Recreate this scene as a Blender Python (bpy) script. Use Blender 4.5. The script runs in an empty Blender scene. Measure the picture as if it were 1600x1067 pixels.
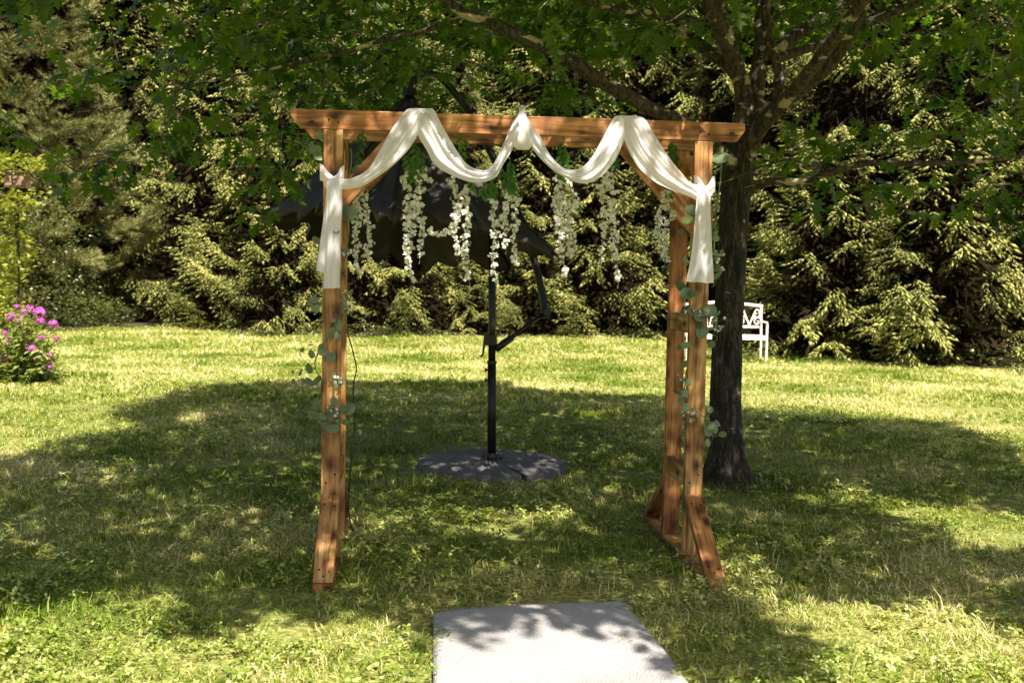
import bpy, math, random
import numpy as np
from mathutils import Vector, Matrix
random.seed(7); rng = np.random.default_rng(7)
SC = bpy.context.scene; COL = SC.collection
# ------------------------------------------------------------------ camera
CX, CD, CH, YAW, PIT, ROL, FPX = -0.522, 5.1572, 1.4265, 0.0955, 0.0657, 0.0193, 1688.7
_fw = np.array([math.sin(YAW)*math.cos(PIT), math.cos(YAW)*math.cos(PIT), -math.sin(PIT)])
_rt = np.array([math.cos(YAW), -math.sin(YAW), 0.0]); _up = np.cross(_rt, _fw)
R2 = _rt*math.cos(ROL)+_up*math.sin(ROL); U2 = _up*math.cos(ROL)-_rt*math.sin(ROL)
CAMP = np.array([CX, -CD, CH])
cam_d = bpy.data.cameras.new('camera'); cam = bpy.data.objects.new('camera', cam_d); COL.objects.link(cam)
cam.matrix_world = Matrix(((R2[0], U2[0], -_fw[0], CX), (R2[1], U2[1], -_fw[1], -CD), (R2[2], U2[2], -_fw[2], CH), (0, 0, 0, 1)))
cam_d.sensor_width = 36; cam_d.lens = 36*FPX/1600; cam_d.clip_start = .05; cam_d.clip_end = 2000
cam_d.dof.use_dof = True; cam_d.dof.focus_distance = 5.5; cam_d.dof.aperture_fstop = 4.0
SC.camera = cam
# ------------------------------------------------------------------ light
ELEV = math.radians(57); AZ = np.array([0.36, -0.933]); AZ /= np.linalg.norm(AZ)      # horizontal direction towards the sun
SUNV = np.array([AZ[0]*math.cos(ELEV), AZ[1]*math.cos(ELEV), math.sin(ELEV)])
w = bpy.data.worlds.new('World'); SC.world = w; w.use_nodes = True
nt = w.node_tree; bg = nt.nodes['Background']; sky = nt.nodes.new('ShaderNodeTexSky')
sky.sky_type = 'NISHITA'; sky.sun_disc = False; sky.sun_elevation = ELEV
sky.sun_rotation = math.atan2(AZ[0], AZ[1]); sky.air_density = 1.0; sky.dust_density = 4.0; sky.ozone_density = 0.6
nt.links.new(sky.outputs[0], bg.inputs[0]); bg.inputs[1].default_value = 0.058
sd = bpy.data.lights.new('sun', 'SUN'); sd.energy = 5.0; sd.angle = math.radians(0.5); sd.color = (1.0, 0.895, 0.76)
sun = bpy.data.objects.new('sun', sd); COL.objects.link(sun)
sun.rotation_euler = Vector(SUNV).to_track_quat('Z', 'Y').to_euler(); sun.location = (3, -6, 12)
SC.view_settings.view_transform = 'Standard'; SC.view_settings.look = 'None'
SC.view_settings.exposure = 1.33; SC.view_settings.gamma = 1.0; SC.view_settings.use_curve_mapping = False
SC.cycles.max_bounces = 7; SC.cycles.diffuse_bounces = 3; SC.cycles.transparent_max_bounces = 8
SC.cycles.transmission_bounces = 4; SC.cycles.use_denoising = True

# ------------------------------------------------------------------ projection helpers
def ray(px, py):
    return _fw + R2*((px-800)/FPX) - U2*((py-533.5)/FPX)
def at(px, py, Y):                       # point seen at a pixel on the plane y = Y
    d = ray(px, py); return CAMP + d*((Y-CAMP[1])/d[1])
def atd(px, py, dep):                    # point at distance dep along the view axis
    return CAMP + ray(px, py)*dep
def ground(px, py, z=0.0):
    d = ray(px, py); return CAMP + d*((z-CH)/d[2])
def proj(P):
    P = np.atleast_2d(P)-CAMP; z = P@_fw; zz = np.where(z > .05, z, .05)
    return 800+FPX*(P@R2)/zz, 533.5-FPX*(P@U2)/zz, z

# ------------------------------------------------------------------ mesh helpers
def nmesh(name, V, F, smooth=False):
    V = np.asarray(V, np.float32); me = bpy.data.meshes.new(name)
    if isinstance(F, np.ndarray):
        k = F.shape[1]; F = F.astype(np.int32)
        me.vertices.add(len(V)); me.vertices.foreach_set('co', V.ravel())
        me.loops.add(F.size); me.loops.foreach_set('vertex_index', F.ravel())
        me.polygons.add(len(F)); me.polygons.foreach_set('loop_start', np.arange(0, F.size, k, dtype=np.int32))
        me.update(calc_edges=True)
    else:
        me.from_pydata(V.tolist(), [], F); me.update()
    if smooth: me.polygons.foreach_set('use_smooth', np.ones(len(me.polygons), bool))
    return me
def obj(name, me, mat, parent=None, loc=None, rot=None):
    o = bpy.data.objects.new(name, me); COL.objects.link(o)
    if mat is not None and not me.materials: me.materials.append(mat)
    if parent is not None: o.parent = parent
    if loc is not None: o.location = loc
    if rot is not None: o.rotation_euler = rot
    return o
def tag(o, label=None, cat=None, group=None, kind=None):
    if label: o['label'] = label
    if cat: o['category'] = cat
    if group: o['group'] = group
    if kind: o['kind'] = kind
    return o
def thing(name, loc, label, cat, group=None):
    o = bpy.data.objects.new(name, None); COL.objects.link(o); o.location = loc; o.empty_display_size = .1
    return tag(o, label, cat, group)
class MB:
    def __init__(s): s.v = []; s.f = []
    def add(s, V, F):
        n = len(s.v); s.v.extend([tuple(map(float, p)) for p in V]); s.f.extend([tuple(i+n for i in q) for q in F])
    def tube(s, pts, rad, n=8, caps=True):
        pts = [np.asarray(p, float) for p in pts]; m = len(pts)
        if not hasattr(rad, '__len__'): rad = [rad]*m
        V = []; prev = None
        for i in range(m):
            t = pts[min(i+1, m-1)]-pts[max(i-1, 0)]; t = t/(np.linalg.norm(t)+1e-9)
            if prev is None:
                a = np.array([0, 0, 1.]) if abs(t[2]) < .9 else np.array([1., 0, 0]); prev = np.cross(t, a)
            u = prev-t*(prev@t); u = u/(np.linalg.norm(u)+1e-9); prev = u; vv = np.cross(t, u)
            for k in range(n):
                a = 2*math.pi*k/n; V.append(pts[i]+rad[i]*(u*math.cos(a)+vv*math.sin(a)))
        F = [(i*n+k, i*n+(k+1) % n, (i+1)*n+(k+1) % n, (i+1)*n+k) for i in range(m-1) for k in range(n)]
        if caps: F.append(tuple(range(n))[::-1]); F.append(tuple(range((m-1)*n, m*n)))
        s.add(V, F)
    def box(s, x0, x1, y0, y1, z0, z1):
        V = [(x, y, z) for x in (x0, x1) for y in (y0, y1) for z in (z0, z1)]
        s.add(V, [(0, 1, 3, 2), (4, 6, 7, 5), (0, 4, 5, 1), (2, 3, 7, 6), (0, 2, 6, 4), (1, 5, 7, 3)])
    def prism(s, P, ax, a, b):           # polygon P in the plane normal to axis ax, from a to b
        n = len(P); V = []
        for c in (a, b):
            for p in P: q = list(p); q.insert(ax, c); V.append(q)
        s.add(V, [tuple(range(n))[::-1], tuple(range(n, 2*n))]+[(i, (i+1) % n, n+(i+1) % n, n+i) for i in range(n)])
    def build(s, name, mat, parent=None, bevel=0, smooth=False, origin=None):
        V = np.array(s.v)
        if origin is not None: V = V-np.asarray(origin)
        me = nmesh(name, V, s.f, smooth); o = obj(name, me, mat, parent)
        if origin is not None: o.location = origin
        if bevel:
            b = o.modifiers.new('bevel', 'BEVEL'); b.width = bevel; b.segments = 2; b.limit_method = 'ANGLE'
        return o
def bake(tv, tf, M, L):
    """copies of a template (tv, tf) under N matrices M and offsets L, merged"""
    N = len(M); V = np.einsum('nij,kj->nki', M, tv)+L[:, None, :]
    F = tf[None]+(np.arange(N)*len(tv))[:, None, None]
    return V.reshape(-1, 3), F.reshape(-1, tf.shape[1])
def frames(D, U, scale):
    """matrices with columns: X=side, Y=along D, Z=normal close to U"""
    D = D/np.linalg.norm(D, axis=1, keepdims=True); X = np.cross(D, U); X /= np.linalg.norm(X, axis=1, keepdims=True)+1e-9
    Z = np.cross(X, D); return np.stack([X, D, Z], axis=2)*np.asarray(scale).reshape(-1, 1, 1)
def interp(pts, n):
    """Catmull-Rom through pts -> n points"""
    P = np.array(pts, float); m = len(P); out = []
    for t in np.linspace(0, m-1, n):
        i = min(int(t), m-2); u = t-i
        p0, p1, p2, p3 = P[max(i-1, 0)], P[i], P[i+1], P[min(i+2, m-1)]
        out.append(.5*((2*p1)+(-p0+p2)*u+(2*p0-5*p1+4*p2-p3)*u*u+(-p0+3*p1-3*p2+p3)*u**3))
    return np.array(out)
def unit(a): return a/(np.linalg.norm(a)+1e-9)

# ------------------------------------------------------------------ materials
def mat(name):
    m = bpy.data.materials.new(name); m.use_nodes = True; t = m.node_tree
    b = t.nodes['Principled BSDF']; return m, t, b
def N(t, typ, **k):
    n = t.nodes.new(typ)
    for a, v in k.items():
        if a.startswith('in_'):
            key = a[3:]; n.inputs[int(key) if key.isdigit() else key.replace('_', ' ')].default_value = v
        else: setattr(n, a, v)
    return n
def ramp(t, stops, fac):
    r = t.nodes.new('ShaderNodeValToRGB'); e = r.color_ramp.elements
    while len(e) < len(stops): e.new(.5)
    for i, (p, c) in enumerate(stops): e[i].position = p; e[i].color = (*c, 1)
    t.links.new(fac, r.inputs[0]); return r.outputs[0]
def mixc(t, f, a, b, mode='MIX'):
    m = t.nodes.new('ShaderNodeMix'); m.data_type = 'RGBA'; m.blend_type = mode
    for s, v in ((m.inputs[0], f), (m.inputs[6], a), (m.inputs[7], b)):
        if isinstance(v, (int, float)): s.default_value = v
        elif isinstance(v, tuple): s.default_value = (*v, 1)
        else: t.links.new(v, s)
    return m.outputs[2]
def simple(name, c, rough=.6, metal=0, var=.0, scale=20):
    m, t, b = mat(name); b.inputs['Roughness'].default_value = rough; b.inputs['Metallic'].default_value = metal
    if var:
        tc = N(t, 'ShaderNodeTexCoord'); no = N(t, 'ShaderNodeTexNoise', in_Scale=scale, in_Detail=6.0)
        t.links.new(tc.outputs['Object'], no.inputs['Vector'])
        t.links.new(ramp(t, [(.3, tuple(x*(1-var) for x in c)), (.7, tuple(min(1, x*(1+var)) for x in c))], no.outputs[0]), b.inputs['Base Color'])
        bp = N(t, 'ShaderNodeBump', in_Strength=.25, in_Distance=.004); t.links.new(no.outputs[0], bp.inputs['Height']); t.links.new(bp.outputs[0], b.inputs['Normal'])
    else: b.inputs['Base Color'].default_value = (*c, 1)
    return m
def leafmat(name, stops, trans, tf=.4, rough=.45, nscale=1.2, spec=.4, isl=.55):
    """leaf: colour by island, slow variation over the place, part of the light passes through"""
    m, t, b = mat(name)
    g = N(t, 'ShaderNodeNewGeometry'); no = N(t, 'ShaderNodeTexNoise', in_Scale=nscale, in_Detail=3.0)
    t.links.new(g.outputs['Position'], no.inputs['Vector'])
    ma = N(t, 'ShaderNodeMath', operation='MULTIPLY_ADD', in_1=isl); t.links.new(g.outputs['Random Per Island'], ma.inputs[0])
    m2 = N(t, 'ShaderNodeMath', operation='MULTIPLY_ADD', in_1=1.3, in_2=-.42); t.links.new(no.outputs[0], m2.inputs[0]); t.links.new(m2.outputs[0], ma.inputs[2])
    c = ramp(t, stops, ma.outputs[0]); t.links.new(c, b.inputs['Base Color'])
    b.inputs['Roughness'].default_value = rough; b.inputs['Specular IOR Level'].default_value = spec
    tr = N(t, 'ShaderNodeBsdfTranslucent'); t.links.new(mixc(t, 1.0, c, trans, 'MULTIPLY'), tr.inputs[0])
    mx = N(t, 'ShaderNodeMixShader', in_0=tf); t.links.new(b.outputs[0], mx.inputs[1]); t.links.new(tr.outputs[0], mx.inputs[2])
    t.links.new(mx.outputs[0], t.nodes['Material Output'].inputs[0]); return m

def wood(name, dark=1.0):
    """stained pine: grain along local X, knots, blotchy stain"""
    m, t, b = mat(name); L = t.links
    tc = N(t, 'ShaderNodeTexCoord'); oi = N(t, 'ShaderNodeObjectInfo')
    ad = N(t, 'ShaderNodeVectorMath', operation='MULTIPLY_ADD'); ad.inputs[1].default_value = (1, 1, 1)
    sc = N(t, 'ShaderNodeVectorMath', operation='SCALE'); cmb = N(t, 'ShaderNodeCombineXYZ')
    for i in range(3): L.new(oi.outputs['Random'], cmb.inputs[i])
    L.new(cmb.outputs[0], sc.inputs[0]); sc.inputs['Scale'].default_value = 37
    L.new(tc.outputs['Object'], ad.inputs[0]); L.new(sc.outputs[0], ad.inputs[2]); P = ad.outputs[0]
    # knots: voronoi cells stretched along the board bend the grain
    mk = N(t, 'ShaderNodeMapping'); mk.inputs['Scale'].default_value = (8.5, 13, 13); L.new(P, mk.inputs[0])
    vk = N(t, 'ShaderNodeTexVoronoi', in_Scale=1.0); L.new(mk.outputs[0], vk.inputs['Vector'])
    kn = N(t, 'ShaderNodeMapRange', in_1=.0, in_2=.5, in_3=1.0, in_4=0.0); kn.interpolation_type = 'SMOOTHSTEP'; L.new(vk.outputs['Distance'], kn.inputs[0])
    kd = N(t, 'ShaderNodeMapRange', in_1=.11, in_2=.155, in_3=1.0, in_4=0.0); L.new(vk.outputs['Distance'], kd.inputs[0])
    mg = N(t, 'ShaderNodeMapping'); mg.inputs['Scale'].default_value = (1.3, 16, 16); L.new(P, mg.inputs[0])
    ng = N(t, 'ShaderNodeTexNoise', in_Scale=2.2, in_Detail=8.0, in_Roughness=.62, in_Distortion=.5); L.new(mg.outputs[0], ng.inputs['Vector'])
    mg2 = N(t, 'ShaderNodeMapping'); mg2.inputs['Scale'].default_value = (2.5, 90, 90); L.new(P, mg2.inputs[0])
    nf = N(t, 'ShaderNodeTexNoise', in_Scale=2.0, in_Detail=5.0); L.new(mg2.outputs[0], nf.inputs['Vector'])
    s1 = N(t, 'ShaderNodeMath', operation='MULTIPLY_ADD', in_1=.35); L.new(nf.outputs[0], s1.inputs[0]); L.new(ng.outputs[0], s1.inputs[2])
    s2 = N(t, 'ShaderNodeMath', operation='MULTIPLY_ADD', in_1=-.26); L.new(kn.outputs[0], s2.inputs[0]); L.new(s1.outputs[0], s2.inputs[2])
    c = ramp(t, [(.38, (.06, .019, .005)), (.52, (.23, .092, .025)), (.66, (.46, .232, .075)), (.82, (.68, .42, .19))], s2.outputs[0])
    nb = N(t, 'ShaderNodeTexNoise', in_Scale=5.0, in_Detail=4.0); L.new(P, nb.inputs['Vector'])
    bl = ramp(t, [(.33, (.42, .33, .26)), (.5, (.85, .8, .76)), (.68, (1.15, 1.12, 1.08))], nb.outputs[0])
    sp_ = N(t, 'ShaderNodeSeparateColor'); L.new(vk.outputs['Color'], sp_.inputs[0]); gt = N(t, 'ShaderNodeMath', operation='GREATER_THAN', in_1=.45); L.new(sp_.outputs[0], gt.inputs[0])
    km = N(t, 'ShaderNodeMath', operation='MULTIPLY'); L.new(gt.outputs[0], km.inputs[0]); L.new(kd.outputs[0], km.inputs[1])
    c = mixc(t, 1.0, c, bl, 'MULTIPLY'); c = mixc(t, km.outputs[0], c, (.045, .016, .006))
    tint = ramp(t, [(.0, (.88, .72, .62)), (.5, (1.0, 1.0, 1.0)), (1.0, (1.0, 1.08, 1.15))], oi.outputs['Random']); c = mixc(t, 1.0, c, tint, 'MULTIPLY')
    L.new(c, b.inputs['Base Color']); b.inputs['Roughness'].default_value = .55
    bp = N(t, 'ShaderNodeBump', in_Strength=.5, in_Distance=.002); L.new(s1.outputs[0], bp.inputs['Height']); L.new(bp.outputs[0], b.inputs['Normal'])
    return m

def furrow(t, tc):
    mp = N(t, 'ShaderNodeMapping'); mp.inputs['Scale'].default_value = (34, 34, 5.5); n = N(t, 'ShaderNodeTexNoise', in_Scale=9.0, in_Detail=3.0); t.links.new(tc.outputs['Object'], n.inputs['Vector'])
    a = N(t, 'ShaderNodeVectorMath', operation='MULTIPLY_ADD'); a.inputs[1].default_value = (.09, .09, .35); t.links.new(n.outputs['Color'], a.inputs[0]); t.links.new(tc.outputs['Object'], a.inputs[2]); t.links.new(a.outputs[0], mp.inputs[0])
    v = N(t, 'ShaderNodeTexVoronoi', in_Scale=1.0, feature='DISTANCE_TO_EDGE'); t.links.new(mp.outputs[0], v.inputs['Vector']); return v.outputs['Distance']
def bark(name, base, dark, pale, vs=6, pa=.66, hs=14):
    m, t, b = mat(name); L = t.links; tc = N(t, 'ShaderNodeTexCoord')
    mp = N(t, 'ShaderNodeMapping'); mp.inputs['Scale'].default_value = (40, 40, vs); L.new(tc.outputs['Object'], mp.inputs[0])
    n1 = N(t, 'ShaderNodeTexNoise', in_Scale=1.0, in_Detail=7.0, in_Roughness=.65); L.new(mp.outputs[0], n1.inputs['Vector'])
    mh = N(t, 'ShaderNodeMapping'); mh.inputs['Scale'].default_value = (6, 6, hs); L.new(tc.outputs['Object'], mh.inputs[0])
    n2 = N(t, 'ShaderNodeTexNoise', in_Scale=1.0, in_Detail=3.0, in_Distortion=.3); L.new(mh.outputs[0], n2.inputs['Vector'])
    c = ramp(t, [(.42, dark), (.6, base)], n1.outputs[0]) if vs > 6 else mixc(t, 1.0, ramp(t, [(.42, dark), (.6, base)], n1.outputs[0]), ramp(t, [(.0, (.12, .11, .1)), (.12, (.9, .9, .9)), (.4, (1.3, 1.28, 1.25))], furrow(t, tc)), 'MULTIPLY')
    f = N(t, 'ShaderNodeMapRange', in_1=pa, in_2=pa+.05); L.new(n2.outputs[0], f.inputs[0])
    c = mixc(t, f.outputs[0], c, pale); L.new(c, b.inputs['Base Color']); b.inputs['Roughness'].default_value = .85
    bp = N(t, 'ShaderNodeBump', in_Strength=.9, in_Distance=.012); L.new(n1.outputs[0], bp.inputs['Height']); L.new(bp.outputs[0], b.inputs['Normal'])
    return m

M = {}
M['wood'] = wood('stained_pine'); M['wood_dark'] = wood('stained_pine_dark', .5)
M['bark'] = bark('oak_bark', (.085, .064, .046), (.009, .007, .005), (.26, .21, .16), 5)
M['limb'] = bark('young_bark', (.11, .085, .06), (.022, .016, .011), (.50, .42, .32), 12, .57, 12)
M['spruce_bark'] = bark('spruce_bark', (.075, .05, .035), (.03, .02, .014), (.12, .09, .07), 9)
M['leaf'] = leafmat('oak_leaf', [(.15, (.010, .028, .004)), (.5, (.026, .062, .009)), (.85, (.07, .12, .02))], (3.8, 3.6, .7), .45, .34, 1.2, .35, .8)
M['spruce'] = leafmat('spruce_needles', [(.1, (.05, .06, .014)), (.42, (.23, .255, .06)), (.8, (.56, .54, .18))], (1.0, 1.0, .6), .10, .5, .9, .3, .4)
M['pine'] = leafmat('pine_needles', [(.1, (.06, .075, .02)), (.45, (.20, .22, .07)), (.85, (.40, .38, .16))], (1.0, 1.0, .6), .12, .6, .5)
M['shrub'] = leafmat('shrub_leaf', [(.1, (.03, .045, .012)), (.5, (.08, .10, .03)), (.9, (.2, .22, .07))], (1.6, 1.7, .7), .3, .3, 1.0, .6)
M['bright_leaf'] = leafmat('yellow_green_leaf', [(.1, (.12, .14, .02)), (.5, (.25, .27, .04)), (.9, (.42, .4, .08))], (1.5, 1.6, .6), .4, .45)
M['grass'] = leafmat('grass_blades', [(.08, (.045, .105, .005)), (.40, (.17, .265, .022)), (.62, (.50, .49, .18)), (.88, (.86, .76, .52))], (1.3, 1.25, .6), .38, .55, .7, .15)
M['clover'] = leafmat('clover_leaf', [(.1, (.07, .115, .02)), (.42, (.22, .30, .035)), (.8, (.66, .64, .30))], (1.3, 1.3, .6), .35, .5, .9)
M['phlox_leaf'] = leafmat('phlox_leaf', [(.1, (.07, .11, .02)), (.45, (.20, .25, .06)), (.85, (.42, .44, .15))], (1.4, 1.5, .6), .35, .4, 2.0)
M['phlox_flower'] = leafmat('phlox_flower', [(.1, (.42, .06, .38)), (.5, (.62, .12, .55)), (.9, (.8, .32, .70))], (1.2, 1.0, 1.2), .3, .6, 4)
M['euca'] = leafmat('eucalyptus_leaf', [(.1, (.06, .10, .06)), (.5, (.17, .23, .14)), (.9, (.34, .39, .23))], (1.2, 1.3, .8), .3, .45, 9)
M['garland_leaf'] = leafmat('garland_leaf', [(.1, (.03, .10, .012)), (.5, (.06, .17, .02)), (.9, (.12, .26, .04))], (1.6, 1.8, .6), .4, .4, 9)
M['blossom'] = leafmat('ivory_petal', [(.1, (.76, .77, .62)), (.5, (.88, .88, .78)), (.9, (.94, .94, .90))], (1, 1, .9), .35, .6, 9)
M['dead'] = simple('dead_shade_twigs', (.022, .017, .009), 1.0)  # near-black, for twigs added inside the conifers to deepen their shade
M['dead'].node_tree.nodes['Principled BSDF'].inputs['Specular IOR Level'].default_value = 0
M['stem'] = simple('green_stem', (.10, .14, .04), .6)
M['umb'] = simple('black_canopy_cloth', (.034, .028, .028), .6, 0, .25, 60)
M['metal'] = simple('dark_powder_coat', (.018, .017, .017), .38, .3)
M['plastic'] = simple('black_plastic', (.012, .012, .012), .45)
M['base'] = simple('grey_stone_resin', (.125, .12, .125), .75, 0, .2, 60)
M['white'] = simple('white_paint', (.78, .76, .72), .45, 0, .06, 30)
M['birdhouse'] = simple('weathered_wood', (.26, .17, .13), .85, 0, .3, 25)
M['screw'] = simple('dark_screw', (.02, .015, .012), .5, .6)

def cloth():
    m, t, b = mat('sheer_white_cloth'); b.inputs['Base Color'].default_value = (.95, .93, 1.0, 1); b.inputs['Roughness'].default_value = .8
    L = t.links; tr = N(t, 'ShaderNodeBsdfTranslucent'); tr.inputs[0].default_value = (.95, .92, 1.0, 1)
    mx = N(t, 'ShaderNodeMixShader', in_0=.36); L.new(b.outputs[0], mx.inputs[1]); L.new(tr.outputs[0], mx.inputs[2])
    tp = N(t, 'ShaderNodeBsdfTransparent'); m2 = N(t, 'ShaderNodeMixShader')
    # a sheer weave: more see-through where seen face-on
    lw = N(t, 'ShaderNodeLayerWeight', in_Blend=.35); mr = N(t, 'ShaderNodeMapRange', in_1=0.0, in_2=.7, in_3=.04, in_4=.0)
    L.new(lw.outputs['Facing'], mr.inputs[0]); L.new(mr.outputs[0], m2.inputs[0])
    L.new(mx.outputs[0], m2.inputs[1]); L.new(tp.outputs[0], m2.inputs[2]); L.new(m2.outputs[0], t.nodes['Material Output'].inputs[0]); return m
M['cloth'] = cloth()
def carpet():
    m, t, b = mat('white_terry_pile'); L = t.links; tc = N(t, 'ShaderNodeTexCoord')
    n = N(t, 'ShaderNodeTexNoise', in_Scale=170.0, in_Detail=4.0); v = N(t, 'ShaderNodeTexVoronoi', in_Scale=120.0)
    L.new(tc.outputs['Object'], n.inputs['Vector']); L.new(tc.outputs['Object'], v.inputs['Vector'])
    n2 = N(t, 'ShaderNodeTexNoise', in_Scale=3.0, in_Detail=4.0); L.new(tc.outputs['Object'], n2.inputs['Vector'])
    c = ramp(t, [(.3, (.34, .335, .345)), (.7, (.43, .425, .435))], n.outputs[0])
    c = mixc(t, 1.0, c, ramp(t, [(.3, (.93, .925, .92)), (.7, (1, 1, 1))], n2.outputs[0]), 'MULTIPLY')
    L.new(c, b.inputs['Base Color']); b.inputs['Roughness'].default_value = .95
    a = N(t, 'ShaderNodeMath', operation='ADD'); L.new(n.outputs[0], a.inputs[0]); L.new(v.outputs[0], a.inputs[1])
    bp = N(t, 'ShaderNodeBump', in_Strength=1.0, in_Distance=.006); L.new(a.outputs[0], bp.inputs['Height']); L.new(bp.outputs[0], b.inputs['Normal']); return m
M['carpet'] = carpet()
def soil():
    m, t, b = mat('lawn_soil'); L = t.links; tc = N(t, 'ShaderNodeNewGeometry')
    n = N(t, 'ShaderNodeTexNoise', in_Scale=35.0, in_Detail=8.0); L.new(tc.outputs['Position'], n.inputs['Vector'])
    n2 = N(t, 'ShaderNodeTexNoise', in_Scale=.8, in_Detail=5.0); L.new(tc.outputs['Position'], n2.inputs['Vector'])
    c = ramp(t, [(.3, (.07, .085, .02)), (.55, (.26, .27, .07)), (.75, (.50, .45, .19))], n.outputs[0])
    c = mixc(t, 1.0, c, ramp(t, [(.3, (.7, .8, .6)), (.7, (1.1, 1.05, 1))], n2.outputs[0]), 'MULTIPLY')
    L.new(c, b.inputs['Base Color']); b.inputs['Roughness'].default_value = 1
    bp = N(t, 'ShaderNodeBump', in_Strength=.8, in_Distance=.03); L.new(n.outputs[0], bp.inputs['Height']); L.new(bp.outputs[0], b.inputs['Normal']); return m
M['soil'] = soil()
M['litter'] = simple('needle_litter', (.06, .042, .028), 1, 0, .5, 12)

# ------------------------------------------------------------------ ground
def inpoly(x, y, P):
    x = np.asarray(x, float); y = np.asarray(y, float); r = np.zeros(x.shape, bool); n = len(P)
    for i in range(n):
        x1, y1 = P[i]; x2, y2 = P[(i+1) % n]
        if y1 == y2: continue
        c = (y1 > y) != (y2 > y); r ^= c & (x < (x2-x1)*(y-y1)/(y2-y1)+x1)
    return r
gx = np.concatenate([np.linspace(-600, -30, 12), np.arange(-24, 24.1, .5), np.linspace(30, 600, 12)])
gy = np.concatenate([np.linspace(-600, -12, 10), np.arange(-8, 34.1, .5), np.linspace(40, 700, 12)])
def gz(x, y):
    f = np.clip(1-np.hypot(x, y-10)/40, 0, 1); a = np.clip((np.hypot(x+.3, y-.8)-4)/5, 0, 1)
    return (.035*np.sin(x*.55+1)*np.sin(y*.42+.5)+.02*np.sin(x*1.3+y*.9))*f*a
XX, YY = np.meshgrid(gx, gy, indexing='ij'); ZZ = gz(XX, YY)
V = np.stack([XX, YY, ZZ], -1).reshape(-1, 3); ny = len(gy)
ii, jj = np.meshgrid(np.arange(len(gx)-1), np.arange(ny-1), indexing='ij'); a = (ii*ny+jj).ravel()
g = obj('ground', nmesh('ground', V, np.stack([a, a+ny, a+ny+1, a+1], 1), True), M['soil']); tag(g, kind='structure')

# carpet outline on the lawn, traced where it lies
def hedge_y(px):   # pixel row where lawn ends
    return np.interp(px, [-300, 0, 150, 300, 520, 800, 1050, 1180, 1300, 1450, 1600, 1900], [540, 524, 514, 514, 528, 530, 530, 548, 566, 578, 576, 590])
CARP = [(678, 1200), (677, 1067), (677, 1000), (677.5, 957), (700, 950), (760, 945.5), (850, 940), (930, 938.5), (955, 942), (984, 950), (1005, 975), (1030, 1003), (1060, 1042), (1078, 1067), (1150, 1150), (1190, 1200)]
cp = np.array([ground(x, y, .03)[:2] for x, y in CARP])

# ------------------------------------------------------------------ lawn (grass blades and clover, instanced on one object)
def clump(n, rad, h0, h1, wd, seed, lean=.5):
    r = np.random.default_rng(seed); V = []; F = []
    for i in range(n):
        a = r.uniform(0, 2*math.pi); d = rad*math.sqrt(r.uniform()); b = np.array([d*math.cos(a), d*math.sin(a), -.01])
        h = r.uniform(h0, h1); la = r.uniform(0, 2*math.pi); ln = r.uniform(.25, lean)*h*1.6; dr = np.array([math.cos(la), math.sin(la), 0])
        sd_ = np.array([-dr[1], dr[0], 0])*wd*r.uniform(.7, 1.3)*.5
        m1 = b+dr*ln*.3+np.array([0, 0, h*.55]); tp = b+dr*ln+np.array([0, 0, h*r.uniform(.45, .95)])
        k = len(V); V += [b-sd_, b+sd_, m1+sd_*.85, m1-sd_*.85, tp]; F += [(k, k+1, k+2), (k, k+2, k+3), (k+3, k+2, k+4)]
    return np.array(V), np.array(F)
def clover_clump(n, rad, seed):
    r = np.random.default_rng(seed); V = []; F = []
    for i in range(n):
        a = r.uniform(0, 2*math.pi); d = rad*math.sqrt(r.uniform()); h = r.uniform(.025, .06); c = np.array([d*math.cos(a), d*math.sin(a), h]); R = r.uniform(.010, .018)
        t0 = r.uniform(0, 6.28); tx, ty = r.normal(0, .35, 2)
        for k in range(3):
            t = t0+k*2.094; pts = [(0, 0), (R*.75, -.42*R), (R*1.25, -.38*R), (R*1.35, .0), (R*1.25, .38*R), (R*.75, .42*R)]
            b = len(V)
            for (x, y) in pts:
                X = x*math.cos(t)-y*math.sin(t); Y = x*math.sin(t)+y*math.cos(t); V.append(c+np.array([X, Y, X*tx+Y*ty]))
            F += [(b, b+1, b+2), (b, b+2, b+3), (b, b+3, b+4), (b, b+4, b+5)]
    return np.array(V), np.array(F)
protos = []
for i in range(3):
    v, f = clump(130, .16, .026, .056, .0048, 20+i, 1.3); protos.append((v, f, M['grass']))
v, f = clump(80, .2, .03, .065, .010, 31, 1.2); protos.append((v, f, M['grass']))        # coarser blades for the far lawn
v, f = clover_clump(42, .16, 40); protos.append((v, f, M['clover']))
v, f = clump(26, .08, .08, .15, .0048, 44, .8); protos.append((v, f, M['grass']))          # an unmown tuft
pobs = []
for i, (v, f, m) in enumerate(protos):
    me = nmesh('blades', v, f); me.materials.append(m); pobs.append(bpy.data.objects.new('blades', me))   # sources only, not linked
def smooth_noise(x, y, s, ph=0):
    return (np.sin(x*s+ph+1.7*np.sin(y*s*.7+ph))+np.sin(y*s*1.13-ph*2+1.3*np.sin(x*s*.83)))*.25+.5
PT = []; KD = []; SCL = []
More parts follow.
